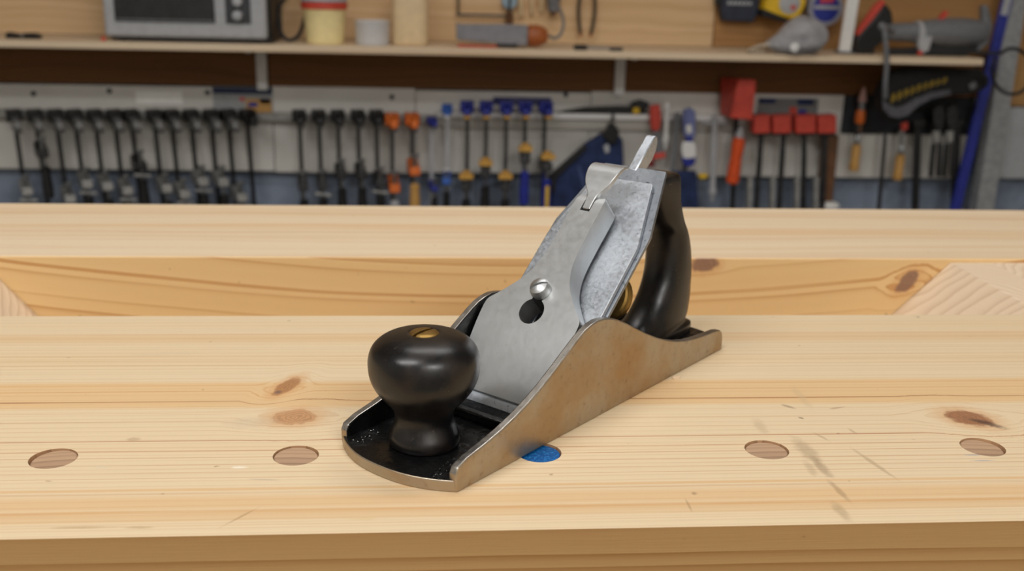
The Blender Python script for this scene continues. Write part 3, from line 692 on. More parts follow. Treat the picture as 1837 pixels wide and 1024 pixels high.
# ------------------------------------------------------------------ things on the shelf, left to right
b0 = shelf_pt(42, (1.84+DY)); t = thing('folding_rule', 'flat black folded tool lying at the bare end of the shelf', 'tool', b0)
mk('body', prism(B(), [(-.036, 0), (.036, 0), (.036, .008), (.026, .013), (.004, .012), (-.004, .009), (-.030, .014), (-.036, .010)], -.010, .012, 'y'), M_BLACK, t, .002)
mk('pivot', spun(B(), (.0, -.012, .006), (0, 1, 0), [(.0, 0), (.004, .0004), (.004, .003)], 14), M_STEEL, t)

YO = (1.805+DY)
ox0, ox1 = W(186, 40, YO), W(478, 40, YO)
b0 = Vector(((ox0.x+ox1.x)/2, YO, ZS1)); hw = (ox1.x-ox0.x)/2
t = thing('toaster_oven', 'grey countertop oven with dark window and two round knobs', 'oven', b0)
mk('body', box(B(), -hw+.004, hw+.008, .022, .2, .010, .236), M_BLKPL, t, .006)
ZT = .24
mk('front_frame', box(B(), -hw, hw, 0, .022, .010, ZT), M_LGREY, t, .007, seg=3)
def ox(px): return W(px, 30, YO).x-b0.x
wz0 = W(300, 40, YO).z-ZS1
dw = mk('door_window', box(B(), ox(206), ox(386), -.004, 0, wz0, ZT-.03), M_GLASS, t, .002)
mk('glare_strip', box(B(), ox(209), ox(383), -.0052, -.004, wz0+.003, wz0+.006), M_MGREY, dw)
cpn = mk('control_panel', box(B(), ox(405), ox(450), -.003, 0, wz0, ZT-.02), mat('panel_dark', (58, 60, 64), .5), t, .001)
for py in (3, 28, -24):
    q = W(427, py, YO); mk('knob', spun(B(), (q.x-b0.x, -.003, q.z-ZS1), (0, -1, 0), [(.0115, 0), (.0115, .004), (.0095, .014), (.006, .0155), (0, .016)], 24), M_LGREY, cpn)
mk('base_skirt', box(B(), -hw+.012, hw+.008, .006, .19, .004, .012), M_BLKPL, t)
for sx in (-hw+.03, hw-.03):
    for sy in (.03, .17): mk('foot', spun(B(), (sx, sy, 0), (0, 0, 1), [(.009, 0), (.010, .006), (.008, .0105)], 14), M_RUB, t)
b0 = shelf_pt(188, (1.80+DY)); t = tag(mk('wire_nut', spun(B(), (0, 0, 0), (0, 0, 1), [(.004, 0), (.0055, .001), (.005, .004), (.003, .009), (.0005, .011)], 14), M_RED), 'tiny red cone at the corner of the grey oven', 'wire nut'); t.location = b0+Vector((-.004, 0, 0))
# oven cable
b0 = shelf_pt(512, (1.93+DY))
cb_ = B(); tube(cb_, [(-.005, .03, .16), (.012, .02, .12), (-.012, .0, .075), (-.010, -.02, .03), (.006, -.03, .006), (.03, -.02, .012), (.045, .0, .05), (.055, .02, .12), (.05, .03, .2)], .0045)
o = tag(mk('power_cable', cb_, M_RUB), 'loose black power cable looped beside the grey oven', 'cable'); o.location = b0

b0 = shelf_pt(583, (1.87+DY)); t = thing('plastic_tub', 'cream plastic tub with a red-rimmed lid', 'tub', b0)
mk('tub', spun(B(), (0, 0, 0), (0, 0, 1), [(0, 0), (.040, 0), (.0425, .003), (.0445, .03), (.0475, .072), (.0485, .075), (.0485, .079)], 40), M_CREAM, t)
ld = mk('lid', spun(B(), (0, 0, .0762), (0, 0, 1), [(.049, 0), (.0525, .002), (.0525, .014), (.049, .016), (0, .016)], 40), M_RED, t)
mk('lid_disc', spun(B(), (0, 0, .0925), (0, 0, 1), [(.047, 0), (.052, .001), (.052, .014), (.047, .017), (0, .018)], 40), M_LGREY, t)
b0 = shelf_pt(668, (1.86+DY)); t = thing('plastic_cup', 'low frosted white plastic cup beside the cream tub', 'cup', b0)
mk('cup', spun(B(), (0, 0, 0), (0, 0, 1), [(0, .0005), (.036, 0), (.038, .002), (.0395, .050), (.0405, .052), (.0395, .054), (.0375, .052), (.0355, .004), (0, .004)], 36), mat('frosted', (206, 206, 208), .5, var=.04), t)
b0 = shelf_pt(736, (1.88+DY)); t = thing('glue_bottle', 'squarish cream plastic bottle standing next to the white cup', 'bottle', b0)
rg = []
for z, w_, d_ in [(0, .038, .026), (.004, .041, .029), (.09, .041, .029), (.115, .038, .027), (.135, .026, .020), (.145, .014, .014), (.165, .0135, .0135)]:
    rg.append([(w_*math.copysign(abs(math.cos(a))**.55, math.cos(a)), d_*math.copysign(abs(math.sin(a))**.55, math.sin(a)), z) for a in [2*math.pi*i/32 for i in range(32)]])
mk('bottle', loft(B(), rg), M_TAN, t)
mk('cap', spun(B(), (0, 0, .1655), (0, 0, 1), [(.015, 0), (.015, .016), (.005, .020), (.003, .045), (0, .046)], 20), M_RUST, t)

# sander with rust-coloured end and cable
YZ = (1.83+DY); b0 = shelf_pt(900, YZ); t = thing('belt_sander', 'long grey sanding tool with a rust-orange rounded end cap', 'sander', b0)
def q(px, py, Y=YZ): v = W(px, py, Y)-b0; return (v.x, max(v.z, .001))
pts = [q(819, 72), q(819, 40), (q(824, 36)[0], .050), (q(900, 34)[0], .052), (q(948, 36)[0], .051), (q(948, 36)[0], .006), (q(905, 40)[0], .004), (q(890, 40)[0], .010)]
mk('body', prism(B(), pts, 0, .05, 'y'), mat('sander_grey', (134, 134, 140), .5, var=.1), t, .004)
xa, xb2 = q(948, 50)[0], q(987, 50)[0]
mk('end_cap', spun(B(), (xa, .025, .028), (1, 0, 0), [(.022, 0), (.0245, .004), (.0245, .022), (.020, .038), (.012, .047), (0, .049)], 28), M_RUST, t)
mk('sanding_sole', box(B(), q(822, 0)[0], q(905, 0)[0], .002, .048, 0, .0045), M_RED, t, .001)
mk('switch', box(B(), q(893, 0)[0], q(930, 0)[0], -.004, .010, .002, .010), M_BLKPL, t, .001)
cb_ = B(); tube(cb_, [(xb2+.001, .025, .028), (xb2+.014, .028, .022), (xb2+.030, .035, .034), (xb2+.036, .05, .062), (xb2+.026, .08, .092), (xb2-.004, .12, .125)], .0035)
mk('cable', cb_, M_MGREY, t)
# coping saw on the wall
p = W(868, 25, (1.995+DY)); t = thing('coping_saw', 'thin grey wire-framed saw hanging above the grey sander', 'saw', (p.x, (1.995+DY), p.z))
cb_ = B(); tube(cb_, [(-.062, 0, .0), (-.062, 0, .03), (-.062, 0, .12), (-.052, 0, .13), (.05, 0, .13), (.062, 0, .12), (.062, 0, .02), (.062, 0, .0)], .003)
mk('frame', cb_, M_DSTEEL, t)
mk('blade', box(B(), -.066, .062, -.0006, .0006, -.006, .0), M_DSTEEL, t)
mk('handle', spun(B(), (.062, 0, 0.006), (0, 0, -1), [(.006, 0), (.010, .004), (.0105, .02), (.007, .03)], 18), M_BRWOOD, t)
mk('hook', cyl(B(), (0, .0, .132), (0, .024, .134), .003), M_STEEL, t)
p = W(914, 2, 2.0+DY); t = thing('dial_gauge', 'small pale blue round dial hanging behind the grey sander', 'gauge', (p.x, 2.0+DY, p.z))
mk('dial', spun(B(), (0, .012, 0), (0, -1, 0), [(0, 0), (.017, 0), (.019, .004), (.019, .012), (.0165, .014), (0, .013)], 32), mat('dial_blue', (150, 174, 190), .4), t)
mk('stem', cyl(B(), (0, .006, -.019), (0, .006, -.034), .004), M_DSTEEL, t)
mk('hanger', spun(B(), (0, .014, .026), (0, -1, 0), [(.009, -.005), (.010, .008), (.006, .009), (0, .009)], 18), M_DSTEEL, t)
for i, px in enumerate((935, 955, 972)):
    p = W(px, 5, 2.0+DY); t = thing('hanging_rod', 'pale slim dowel in the trio hanging above the grey sander', 'rod', (p.x, 2.0+DY, p.z), group='trio of pale dowels over the sander')
    mk('shaft', spun(B(), (0, .008, -.034+.006*i), (0, 0, 1), [(.003, 0), (.0055, .004), (.006, .05), (.005, .12)], 14), M_TAN, t); mk('peg', cyl(B(), (0, .004, .07), (0, .0195, .072), .003), M_STEEL, t)
p = W(993, 6, (1.995+DY)); t = thing('air_nozzle', 'short dark grey nozzle hanging next to the pliers', 'nozzle', (p.x, (1.995+DY), p.z))
mk('barrel', spun(B(), (0, .0, -.022), (0, .1, 1), [(.008, 0), (.013, .004), (.016, .03), (.018, .07), (.012, .075)], 22), M_MGREY, t)
mk('tip', spun(B(), (0, .0, -.022), (0, -.1, -1), [(.008, 0), (.006, .006), (.002, .008)], 16), M_BRWOOD, t)
mk('peg', cyl(B(), (0, .01, .05), (0, .0245, .052), .003), M_STEEL, t)
# pliers
p = W(1053, 10, (1.99+DY)); t = thing('pliers', 'pair of pliers with slim black handles hanging open on the plywood', 'pliers', (p.x, (1.99+DY), p.z))
for s in (-1, 1):
    cb_ = B(); tube(cb_, [(s*.003, 0, .075), (s*.012, 0, .050), (s*.0185, 0, .015), (s*.020, 0, -.015), (s*.017, 0, -.045), (s*.013, 0, -.066)], .0042, 12)
    mk('handle', cb_, M_BLACK, t)
    mk('handle_tip', spun(B(), (s*.0132, 0, -.065), (-s*.2, 0, -1), [(.004, 0), (.0042, .005), (.002, .009)], 12), M_RUST, t)
    mk('jaw', prism(B(), [(0, .07), (s*.012, .075), (s*.012, .09), (s*.003, .125), (0, .125)], -.004, .004, 'y'), M_STEEL, t, .001)
mk('pivot', spun(B(), (0, -.006, .075), (0, 1, 0), [(0, 0), (.006, .001), (.006, .012)], 18), M_STEEL, t)
mk('nail', cyl(B(), (0, .004, .068), (0, .0296, .070), .002), M_STEEL, t)
# marking knife on the shelf
b0 = shelf_pt(1078, (1.80+DY)); t = thing('marking_knife', 'slim knife with dark handle and grey blade lying on the shelf below the pliers', 'knife', b0)
mk('handle', spun(B(), (-.062, 0, .0062), (1, 0, 0), [(.002, 0), (.0055, .004), (.006, .02), (.005, .032)], 16), M_BLKPL, t)
mk('blade', prism(B(), [(-.032, .0035), (.02, .0032), (.058, .0050), (.02, .0078), (-.032, .0085)], -.0012, .0012, 'y'), M_STEEL, t)
mk('blade_guard', box(B(), .022, .052, -.003, .003, .0, .0082), M_DSTEEL, t, .0008)

# ---- right of the joint in the plywood
p = W(1325, 8, (1.985+DY)); t = thing('drill_bit_case', 'navy tool case with a pale lettered band hanging over the shelf', 'case', (p.x, (1.985+DY), p.z))
mk('case', prism(B(), [(-.044, .08), (.052, .08), (.052, -.018), (.042, -.042), (-.036, -.040), (-.044, -.010)], 0, .034, 'y'), mat('case_navy', (34, 42, 62), .5, var=.2), t, .004)
for i in range(6): mk('letter_block', box(B(), -.028+i*.0105, -.0205+i*.0105, -.0012, 0, -.001, .007), M_LGREY, t)
mk('latch', box(B(), -.056, -.043, .004, .022, -.002, .03), M_BLACK, t, .002)
YT = (1.95+DY); p = W(1408, 12, YT); t = thing('tape_measure', 'yellow and black tape measure with a pale label hung on the plywood', 'tape measure', (p.x, YT, p.z), (0, .12, 0))
mk('case', prism(B(), [(-.047, .045), (-.020, .06), (.046, .05), (.052, .01), (.040, -.026), (-.012, -.026), (-.050, -.022)], 0, .045, 'y'), M_YEL, t, .006)
mk('label_plate', spun(B(), (.010, -.0002, .010), (0, -1, 0), [(.026, -.002), (.026, .001), (.024, .0018), (0, .0018)], 32), M_LGREY, t)
mk('red_mark', box(B(), .014, .026, -.0032, -.0016, -.004, .006), M_RED, t)
mk('bottom_band', prism(B(), [(-.051, -.012), (.012, -.0265), (.012, -.036), (-.051, -.030)], -.002, .047, 'y'), M_BLACK, t, .002)
mk('belt_clip', box(B(), -.014, .014, .045, .0698, -.010, .03), M_STEEL, t, .001)
YT = (1.975+DY); p = W(1482, 14, YT); t = thing('tape_roll', 'roll of tape with a round red, white and blue label', 'tape roll', (p.x, YT, p.z))
mk('roll', spun(B(), (0, .045, 0), (0, -1, 0), [(0, 0), (.043, 0), (.0445, .002), (.0445, .043), (.043, .045), (0, .045)], 48), mat('roll_grey', (150, 152, 166), .4, var=.05), t)
lb = mk('label_disc', spun(B(), (0, 0, 0), (0, -1, 0), [(0, 0), (.033, 0), (.033, .001), (0, .001)], 40), mat('label_blue', (34, 52, 152), .5), t)
mk('label_band', box(B(), -.031, .031, -.0022, -.001, -.003, .005), M_LGREY, lb)
mk('label_script', prism(B(), [(-.018, .010), (.016, .013), (.019, .022), (.002, .026), (-.016, .022)], -.0022, -.001, 'y'), mat('label_red', (206, 66, 84), .5), lb)
# dust mask over the shelf edge
YM = (1.80+DY); b0 = Vector((W(1425, 80, YM).x, YM, ZS1)); t = thing('dust_mask', 'crumpled grey cloth dust mask slumped over the shelf edge', 'mask', b0)
b = B(); bmesh.ops.create_icosphere(b, subdivisions=4, radius=1)
for v in b.verts:
    x, y, z = v.co
    n = .06*math.sin(5*x+3*z)+.05*math.sin(7*z-4*y+1)+.03*math.sin(13*x+9*y)
    tp_ = 1-.55*max(0, -x)**1.4
    v.co = ((x*.073+.004)*(1+n*.3), (y*.05)*tp_*(1+n), .038+(z*(.047-.010*abs(x-.15))*tp_*(1+n)) + .010*max(0, x)*(1 if z > 0 else .3) - .018*max(0, -x))
for v in b.verts: v.co.z = max(v.co.z, .0012 + .002*math.sin(60*v.co.x)**2)
mk('mask_shell', b, M_FABG, t, ang=80)
cb_ = B(); tube(cb_, [(-.058, -.01, .022), (-.085, -.008, .018), (-.102, 0, .009), (-.105, .012, .004), (-.085, .02, .0035), (-.05, .02, .004)], .0035, 8)
mk('strap', cb_, mat('strap_tan', (196, 184, 166), .8), t)
mk('valve', spun(B(), (-.016, -.046, .018), (-.1, -1, 0), [(.010, 0), (.010, .004), (.0075, .006), (0, .0065)], 20), M_WHT, t)
# white bar
YW = (1.86+DY); b0 = shelf_pt(1520, YW); t = thing('plastic_bar', 'upright flat white plastic bar leaning between the tape roll and black tool', 'bar', b0, (0, .05, 0))
mk('bar', box(B(), -.015, .015, 0, .012, .003, .22), M_WHT, t, .004)
mk('end_stop', box(B(), -.021, .021, -.004, .018, 0.0012, .006), M_MGREY, t, .001)
# black staple gun with red lever
b0 = shelf_pt(1566, (1.86+DY)); t = thing('staple_gun', 'black angled tool with a bright red lever standing on the shelf', 'staple gun', b0)
mk('body', prism(B(), [(-.040, 0), (-.008, 0), (.030, .03), (.050, .062), (.040, .10), (.022, .118), (.0, .085), (-.040, .035)], 0, .03, 'y'), M_BLACK, t, .004)
mk('lever', prism(B(), [(-.037, .046), (-.030, .040), (.024, .118), (.018, .126), (.002, .112)], .004, .026, 'y'), M_RED, t, .002)
mk('bolt', spun(B(), (.020, 0, .066), (0, -1, 0), [(.009, -.001), (.009, .002), (.006, .004), (0, .004)], 18), M_MGREY, t)
mk('nose', box(B(), -.046, .012, .004, .026, 0.0005, .012), M_DSTEEL, t, .002)
# grey heat gun lying along the shelf
YG = (1.83+DY); b0 = shelf_pt(1690, YG); t = thing('heat_gun', 'grey cylindrical power tool with red trim lying at the shelf end', 'heat gun', b0)
def qx(px): return W(px, 60, YG).x-b0.x
mk('barrel', spun(B(), (qx(1600), .03, .052), (1, 0, .02), [(.010, 0), (.0195, .003), (.0215, .03), (.0225, .058), (.026, .075), (.030, .11), (.0335, .15), (.0335, .19), (.028, .23), (.018, .247), (0, .25)], 32), M_MGREY, t)
mk('collar', spun(B(), (qx(1650), .03, .0530), (1, 0, .02), [(.0225, 0), (.027, .003), (.027, .022), (.0225, .025)], 32), M_LGREY, t)
mk('strut', prism(B(), [(qx(1652), .046), (qx(1675), .046), (qx(1672), .014), (qx(1660), .004), (qx(1652), .02)], .002, .016, 'y'), M_LGREY, t, .002)
mk('grip', prism(B(), [(qx(1602), .0), (qx(1745), .0), (qx(1765), .018), (qx(1765), .034), (qx(1700), .026), (qx(1640), .017), (qx(1602), .014)], .014, .044, 'y'), M_RUB, t, .004)
mk('rear_loop', prism(B(), [(qx(1742), .012), (qx(1765), .006), (qx(1785), .03), (qx(1788), .07), (qx(1774), .12), (qx(1764), .118), (qx(1770), .07), (qx(1764), .042)], .02, .042, 'y'), M_MGREY, t, .004)
mk('red_switch', prism(B(), [(qx(1690), .084), (qx(1698), .084), (qx(1706), .100), (qx(1700), .104)], .022, .038, 'y'), M_RED, t, .001)
mk('red_button', box(B(), qx(1652), qx(1660), .0, .006, .002, .012), M_RED, t, .001)
# cable from the heat gun: hangs in front of the shelf and makes a ring at its end
c0 = W(1592, 50, (1.765+DY))
o = B(); tube(o, [tuple(W(1603, 58, (1.80+DY))), tuple(W(1588, 48, (1.770+DY))), tuple(W(1588, 70, (1.760+DY))), tuple(W(1591, 110, (1.762+DY))), tuple(W(1588, 150, (1.765+DY))), tuple(W(1588, 175, (1.775+DY)))], .0058, 10)
tag(mk('grey_cord', o, M_MGREY), 'ribbed grey cord dangling over the shelf edge above the black bag', 'cord')
o = B(); ring = [tuple(W(1816+36*math.cos(a), 128-41*math.sin(a), (1.80+DY)+.012*math.sin(2*a))) for a in [math.pi*.85+2*math.pi*i/14 for i in range(14)]]
tube(o, [tuple(W(1742, 93, (1.80+DY)))] + [tuple(W(1765, 95, (1.795+DY)))] + ring[::-1] + [tuple(W(1784, 104, (1.815+DY)))], .0042, 10)
tag(mk('cable_ring', o, M_RUB), 'black cable coiled into a ring off the end of the shelf', 'cable')
# blue level standing by the post
pl_ = W(1716, 372, (1.952+DY)); pl_.x -= .1*(pl_.z-FLOOR)
t = thing('spirit_level', 'tall blue spirit level standing upright beside the grey post', 'level', (pl_.x, (1.952+DY), FLOOR+.0013), (0, .1, 0))
mk('body', box(B(), -.0125, .0125, 0, .012, 0, 1.20), M_BLUE, t, .001)
zl = W(1786, 12, 1.952+DY).z-FLOOR; mk('label', box(B(), -.010, .008, -.0008, 0, zl-.016, zl+.05), M_LGREY, t)
mk('end_cap', box(B(), -.0135, .0135, -.0012, .0132, 1.20, 1.215), M_BLKPL, t, .001)

# ------------------------------------------------------------------ hanging right part
# black long saw lying on the white rail
p = W(1080, 200, (1.975+DY)); t = thing('hand_saw', 'long black tapered tool with a yellow tip resting on the white rail', 'tool', (p.x, (1.975+DY), p.z))
zt = rb_.z+.0085-p.z
mk('blade', prism(B(), [(-.115, zt), (.09, zt), (.115, zt+.002), (.115, zt+.018), (.05, zt+.020), (-.04, zt+.016), (-.09, zt+.007)], .018, .024, 'y'), M_BLACK, t, .001)
mk('tip_block', prism(B(), [(.075, zt+.016), (.118, zt+.014), (.122, zt+.028), (.10, zt+.036), (.078, zt+.030)], .012, .030, 'y'), M_BLKPL, t, .002)
mk('yellow_spot', box(B(), .080, .096, .009, .014, zt+.001, zt+.016), M_YEL, t, .001)
# navy pouch
YN = (1.945+DY); p = W(1055, 320, YN); t = thing('tool_pouch', 'navy cloth tool pouch slung askew under the white rail', 'pouch', (p.x, YN, p.z))
b = B(); px_slab(b, p, [(985, 385), (990, 318), (1012, 298), (1050, 262), (1085, 240), (1100, 236), (1118, 250), (1120, 290), (1118, 385)], YN, YN+.045)
mk('bag', b, M_NAVY, t, .008, seg=3)
b = B(); px_slab(b, p, [(985, 345), (988, 312), (1010, 292), (1048, 258), (1055, 266), (1018, 302), (998, 322), (996, 345)], YN-.006, YN)
mk('flap_edge', b, M_BLKPL, t, .002)
b = B(); px_slab(b, p, [(1080, 246), (1090, 232), (1094, 222), (1102, 222), (1112, 236), (1108, 252), (1100, 262)], YN-.008, YN+.02)
mk('buckle', b, M_BLACK, t, .003)
b = B(); px_slab(b, p, [(1083, 262), (1092, 258), (1094, 272), (1086, 276)], YN-.005, YN); mk('tag', b, M_LGREY, t, .001)
cb_ = B(); tube(cb_, [tuple(at(1098, 226, YN+.004, p)), tuple(at(1099, 214, YN+.015, p)), tuple(at(1100, 206, YN+.036, p)), tuple(at(1100, 212, YN+.046, p))], .003, 8); mk('hanging_loop', cb_, M_BLKPL, t)
mk('strap', px_slab(B(), p, [(1035, 300), (1041, 297), (1062, 372), (1056, 374)], YN-.004, YN), mat('strap_blue', (66, 84, 130), .8), t, .001)
# red handled snips
YR = (1.965+DY); p = W(1175, 215, YR); t = thing('spring_clamp', 'red and grey spring clamp gripping the white rail above the blade', 'clamp', (p.x, YR, p.z))
mk('upper_grip', px_slab(B(), p, [(1167, 190), (1184, 187), (1187, 212), (1184, 234), (1170, 236), (1167, 220)], YR, YR+.018), M_RED, t, .004)
mk('arm', px_slab(B(), p, [(1172, 236), (1182, 234), (1194, 276), (1176, 280)], YR+.003, YR+.016), M_MGREY, t, .002)
mk('lower_grip', px_slab(B(), p, [(1170, 277), (1194, 273), (1195, 283), (1172, 287)], YR, YR+.018), M_RED, t, .003)
mk('lower_grip', px_slab(B(), p, [(1153, 288), (1174, 286), (1176, 300), (1154, 300)], YR, YR+.018), mat('dark_red', (120, 36, 40), .5), t, .003)
# bars with T handles
def tbar(px0, py0, px1, py1, r, m, label, cross=True, Y=(1.968+DY)):
    a, c_ = W(px0, py0, Y), W(px1, py1, Y); c_ = Vector((c_.x, Y, c_.z)); a = Vector((a.x, Y, a.z))
    t = thing('t_handle_bar', label, 'bar', a); d = c_-a
    mk('shaft', cyl(B(), (0, 0, 0), d, r, seg=16), m, t)
    mk('end_knob', spun(B(), d, d, [(r*.8, -.012), (r*1.35, -.009), (r*1.35, .004), (r*.7, .010), (r*.6, .022), (r*.3, .025)], 18), m, t)
    mk('head_knob', spun(B(), (0, 0, 0), (0, 0, 1), [(r, -.012), (r*1.25, -.006), (r*1.25, .006), (r*.6, .012)], 18), m, t)
    if cross: mk('cross_bar', cyl(B(), (-.032, 0, -.004), (.032, 0, -.006), r*.62, seg=14), m, t)
    return t
tbar(1282, 216, 1278, 345, .0078, M_LGREY, 'pale steel rod with a crossbar hanging at the end of the white rail')
tbar(1215, 210, 1206, 318, .0066, M_MGREY, 'dull grey rod hanging between the red clamp and the blue and white clamp', cross=False)
tbar(1197, 192, 1194, 250, .0058, M_WHT, 'short white rod hanging over the white rail', cross=False)
# blue and white quick clamp
YQ = (1.955+DY); p = W(1238, 200, YQ); t = thing('quick_clamp', 'blue and white one-handed clamp hanging beside the steel rods', 'clamp', (p.x, YQ, p.z))
mk('bar', box(B(), -.005, .005, .012, .018, -.24, .0), M_DSTEEL, t, .0006)
for (pts, m, nm) in [([(1228, 198), (1240, 194), (1248, 200), (1248, 244), (1240, 250), (1228, 244), (1226, 215)], mat('pale_blue', (120, 130, 186), .5), 'head'), ([(1230, 226), (1240, 222), (1243, 238), (1232, 240)], M_WHT, 'head_panel'),
                     ([(1230, 243), (1244, 243), (1244, 256), (1232, 256)], M_BLUE, 'trigger'), ([(1226, 256), (1240, 252), (1248, 258), (1250, 280), (1242, 288), (1226, 284), (1223, 268)], M_WHT, 'slide_body'),
                     ([(1224, 283), (1248, 280), (1248, 292), (1240, 300), (1228, 298)], M_BLUE, 'slide_grip'), ([(1206, 308), (1250, 308), (1254, 375), (1210, 375)], M_NAVY, 'lower_grip'), ([(1254, 314), (1270, 312), (1270, 320), (1256, 322)], M_YEL, 'yellow_pad')]:
    dd = .004 if nm in ('head_panel',) else 0
    mk(nm, px_slab(B(), p, pts, YQ-dd, YQ+(.022 if not dd else 0) - (0 if dd else 0)), m, t, .003)
# big red jaw and the orange handle under it
YK = (1.90+DY); p = W(1325, 180, YK); t = thing('parallel_clamp', 'red parallel clamp with one big jaw turned out and an orange grip', 'clamp', (p.x, YK, p.z))
b = B()
Fz = [at(1325, 143, YK, p), at(1358, 143, YK, p), at(1350, 216, YK, p), at(1310, 212, YK, p)]
Bk = [at(1292, 138, YK+.10, p), at(1330, 140, YK+.10, p), at(1330, 206, YK+.10, p), at(1291, 206, YK+.10, p)]
loft(b, [[tuple(v) for v in Fz], [tuple(v) for v in Bk]]); mk('big_jaw', b, M_RED, t, .004)
mk('bar', px_slab(B(), p, [(1318, 210), (1326, 210), (1318, 380), (1310, 380)], YK+.088, YK+.097), M_BLACK, t, .001)
hp, he = at(1326, 246, (1.965+DY), p), at(1313, 330, (1.965+DY), p)
mk('ferrule', spun(B(), hp, hp-he, [(.011, -.004), (.0115, .006), (.008, .012), (.006, .022), (.004, .026)], 20), M_LGREY, t)
L_ = (he-hp).length
mk('orange_grip', spun(B(), hp, he-hp, [(.010, 0), (.0155, .004), (.0165, .02), (.0145, .05), (.0165, .085), (.0165, L_-.006), (.011, L_)], 22), M_ORANGE2, t)
# four red clamp heads in a row
for i, (xa, xb3, bx_, bb) in enumerate([(1352, 1382, 1367, 1357), (1387, 1420, 1407, 1398), (1428, 1464, 1444, 1442), (1468, 1501, 1482, 1476)]):
    YK = (1.935+DY); p = W((xa+xb3)/2, 222, YK); lab = 'red-jawed parallel clamp in the row of four hanging beside the big red jaw'
    gp = 'row of red-jawed parallel clamps'
    if i == 3: lab, gp = 'red-jawed parallel clamp in front of the slanting brown timber', None
    t = thing('parallel_clamp', lab, 'clamp', (p.x, YK, p.z), group=gp)
    mk('red_jaw', px_slab(B(), p, [(xa, 208), (xb3, 206), (xb3, 239), (xa, 240)], YK, YK+.04), M_RED, t, .003)
    mk('jaw_face', px_slab(B(), p, [(xa+2, 240), (xb3-2, 239), (xb3-2, 243), (xa+2, 244)], YK+.004, YK+.036), M_BLACK, t, .001)
    mk('bar', px_slab(B(), p, [(bx_-5, 238), (bx_+4, 238), (bb+4, 380), (bb-5, 380)], YK+.03, YK+.037), M_DSTEEL, t, .0008)
    mk('bar_edge', px_slab(B(), p, [(bb-14, 318), (bb-6, 318), (bb-8, 380), (bb-16, 380)], YK+.02, YK+.044), M_GREYJAW, t, .001)
YK = 1.982+DY; p = W(1490, 365, YK); t = thing('wooden_mallet_handle', 'slanting brown timber handle on a pale round foot', 'handle', (p.x, YK, p.z))
mk('timber', px_slab(B(), p, [(1478, 246), (1506, 243), (1500, 300), (1494, 362), (1468, 360), (1474, 300)], YK+.001, YK+.026), M_BRWOOD, t, .003)
mk('foot', spun(B(), at(1486, 366, YK, p)+Vector((0, .012, -.003)), (0, 0, 1), [(.026, -.006), (.034, -.003), (.030, .004), (.018, .008), (.0, .009)], 28), M_PAPER, t)
# chisels with wooden handles
def chisel(pts, label, tipc=None, collar=None):
    (x0, y0), (x1, y1) = pts; Y = (1.975+DY)
    p = W(x0, y0, Y); p = Vector((p.x, Y, p.z)); e = W(x1, y1, Y)-p; e.y = 0
    t = thing('chisel', label, 'chisel', p)
    L = e.length
    mk('handle', spun(B(), (0, 0, 0), e, [(.007, 0), (.011, .003), (.0125, L*.25), (.0115, L*.6), (.0135, L*.9), (.011, L)], 20), M_HWOOD, t)
    mk('ferrule', spun(B(), (0, 0, 0), -e, [(.0075, -.002), (.0085, .004), (.007, .014), (.0045, .022)], 18), M_STEEL, t)
    return t, p, e
t, p, e = chisel([(1537, 258), (1531, 306)], 'wood-handled chisel hanging below an orange-collared tool with a pink tip')
mk('blade', px_slab(B(), p, [(1535, 225), (1543, 225), (1541, 250), (1534, 250)], (1.973+DY), (1.977+DY)), M_DSTEEL, t)
t, p, e = chisel([(1616, 276), (1609, 322)], 'wood-handled chisel with a bright ferrule under the black bag')
mk('blade', px_slab(B(), p, [(1613, 232), (1622, 232), (1621, 264), (1614, 264)], (1.973+DY), (1.977+DY)), M_STEEL, t)
t_ = tag(mk('red_tag', px_slab(B(), W(1622, 228, (1.962+DY)), [(1617, 222), (1629, 218), (1629, 232), (1618, 236)], (1.962+DY), (1.970+DY)), M_RED, bev=.001), 'small red tag tied above the bright-ferruled chisel', 'tag'); t_.location = W(1622, 228, (1.962+DY))
p = W(1545, 205, (1.975+DY)); p = Vector((p.x, (1.975+DY), p.z)); t = thing('screwdriver', 'orange-collared driver with a pale pink tip pointing up', 'driver', p)
mk('tip', spun(B(), at(1547, 182, (1.975+DY), p), (0, 0, 1), [(.011, 0), (.0115, .004), (.008, .018), (.003, .034), (0, .038)], 20), M_PINK, t)
mk('neck', cyl(B(), at(1547, 182, (1.975+DY), p), at(1545, 198, (1.975+DY), p), .008), M_STEEL, t)
mk('collar', spun(B(), at(1545, 197, (1.975+DY), p), (-.04, 0, -1), [(.009, 0), (.0115, .004), (.0125, .024), (.010, .034)], 20), M_ORANGE, t)
mk('shaft', cyl(B(), at(1544, 220, (1.975+DY), p), at(1542, 236, (1.975+DY), p), .005), M_BRWOOD, t)
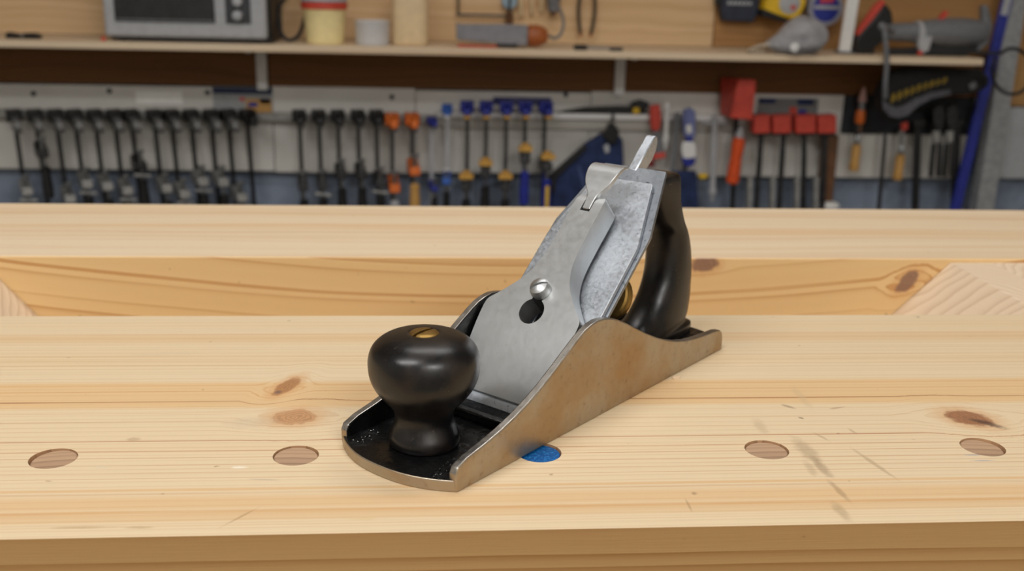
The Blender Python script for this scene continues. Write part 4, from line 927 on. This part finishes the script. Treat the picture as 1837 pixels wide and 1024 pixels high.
# black bag with yellow lettering
YBG = (1.86+DY); p = W(1660, 165, YBG); t = thing('saw_bag', 'black curved bag with worn yellow lettering slung below the shelf end', 'bag', p)
outl = [(1580, 170), (1600, 128), (1640, 122), (1760, 124), (1776, 138), (1775, 152), (1765, 162), (1740, 170), (1700, 172), (1668, 178), (1645, 192), (1628, 208), (1612, 213), (1596, 210), (1584, 196)]
mk('bag', px_slab(B(), p, outl, YBG, YBG+.05), mat('bag_black', (16, 16, 18), .7, var=.3), t, .006, seg=3)
band_ = [(1583, 178), (1592, 186), (1606, 193), (1622, 190), (1640, 178), (1668, 166), (1705, 160), (1706, 170), (1672, 177), (1646, 191), (1629, 207), (1612, 212), (1597, 209), (1585, 196)]
mk('grey_band', px_slab(B(), p, band_, YBG-.003, YBG-.0002), mat('band_grey', (92, 92, 98), .7), t, .001)
for i in range(9):
    x_ = 1598+i*11.5; y_ = 177-i*4.0+(.9*(i-4)**2*.12)
    hh = 10-i*.45
    mk('letter_mark', px_slab(B(), p, [(x_, y_+hh*.5), (x_+3, y_-hh), (x_+9, y_-hh-2), (x_+8, y_+hh*.1), (x_+5, y_+hh*.4-4), (x_+4, y_+hh*.5)], YBG-.0015, YBG-.0002), mat('lettering_yellow', (176, 146, 40), .7, var=.35, scale=300), t)
mk('silver_buckle', px_slab(B(), p, [(1738, 152), (1750, 146), (1752, 156), (1742, 162)], YBG-.004, YBG), M_MGREY, t, .001)
cb_ = B(); tube(cb_, [tuple(at(1752, 130, YBG+.02, p)), tuple(at(1752, 122, YBG+.02, p)), (at(1752, 118, YBG+.02, p).x, .02, ZS0-p.z-.0003)], .003, 8); mk('hanging_loop', cb_, M_BLKPL, t)
# grey locking pliers in pairs, dark ones beyond
for i, px in enumerate((1684, 1708)):
    YV = (1.955+DY); p = W(px, 250, YV); p = Vector((p.x, YV, p.z))
    t = thing('locking_clamp', ('grey locking clamp with slim steel handles hanging under the black bag' if i == 0 else 'grey locking clamp next to the tall blue level'), 'clamp', p)
    mk('jaw', px_slab(B(), p, [(px-10, 196), (px+6, 186), (px+12, 206), (px+8, 232), (px-6, 234), (px-10, 214)], YV, YV+.014), M_DSTEEL, t, .002)
    mk('jaw_tip', px_slab(B(), p, [(px-9, 236), (px+4, 234), (px+2, 256), (px-8, 258)], YV, YV+.014), M_GREYJAW, t, .002)
    for s in (-1, 1): mk('handle', px_slab(B(), p, [(px-4+s*6, 258), (px+2+s*6, 258), (px-3+s*7, 318), (px-9+s*7, 318)], YV+.001, YV+.013), M_DSTEEL, t, .0015)
    mk('peg', cyl(B(), (0, .012, .040), (0, YP-.006-YV, .041), .003), M_STEEL, t)
for i, (px, m) in enumerate(((1648, M_BLACK), (1736-18, M_BLKPL))):
    YV = (1.972+DY); p = W(px, 300, YV); p = Vector((p.x, YV, p.z))
    t = thing('pry_bar', ('black pry bar hanging beside the bright-ferruled chisel' if i == 0 else 'black pry bar hanging behind the grey locking clamps'), 'pry bar', p)
    mk('shaft', px_slab(B(), p, [(px-6, 232), (px+6, 232), (px+1, 378), (px-11, 378)], YV, YV+.012), m, t, .002)
    mk('hook', px_slab(B(), p, [(px-7, 232), (px-10, 216), (px+10, 212), (px+16, 222), (px+7, 224), (px+6, 232)], YV, YV+.012), m, t, .002)
p = W(1575, 300, (1.972+DY)); p = Vector((p.x, (1.972+DY), p.z)); t = thing('steel_rule', 'thin dark steel rule hanging between the two wood-handled chisels', 'rule', p)
mk('rule', px_slab(B(), p, [(1586, 236), (1592, 236), (1580, 378), (1573, 378)], (1.972+DY), (1.975+DY)), M_DSTEEL, t)
mk('peg', cyl(B(), (at(1589, 241, (1.972+DY), p).x, -.001, at(1589, 241, (1.972+DY), p).z), (at(1589, 241, (1.972+DY), p).x, YP-(1.972+DY)-.0061, at(1589, 241, (1.972+DY), p).z), .002), M_STEEL, t)
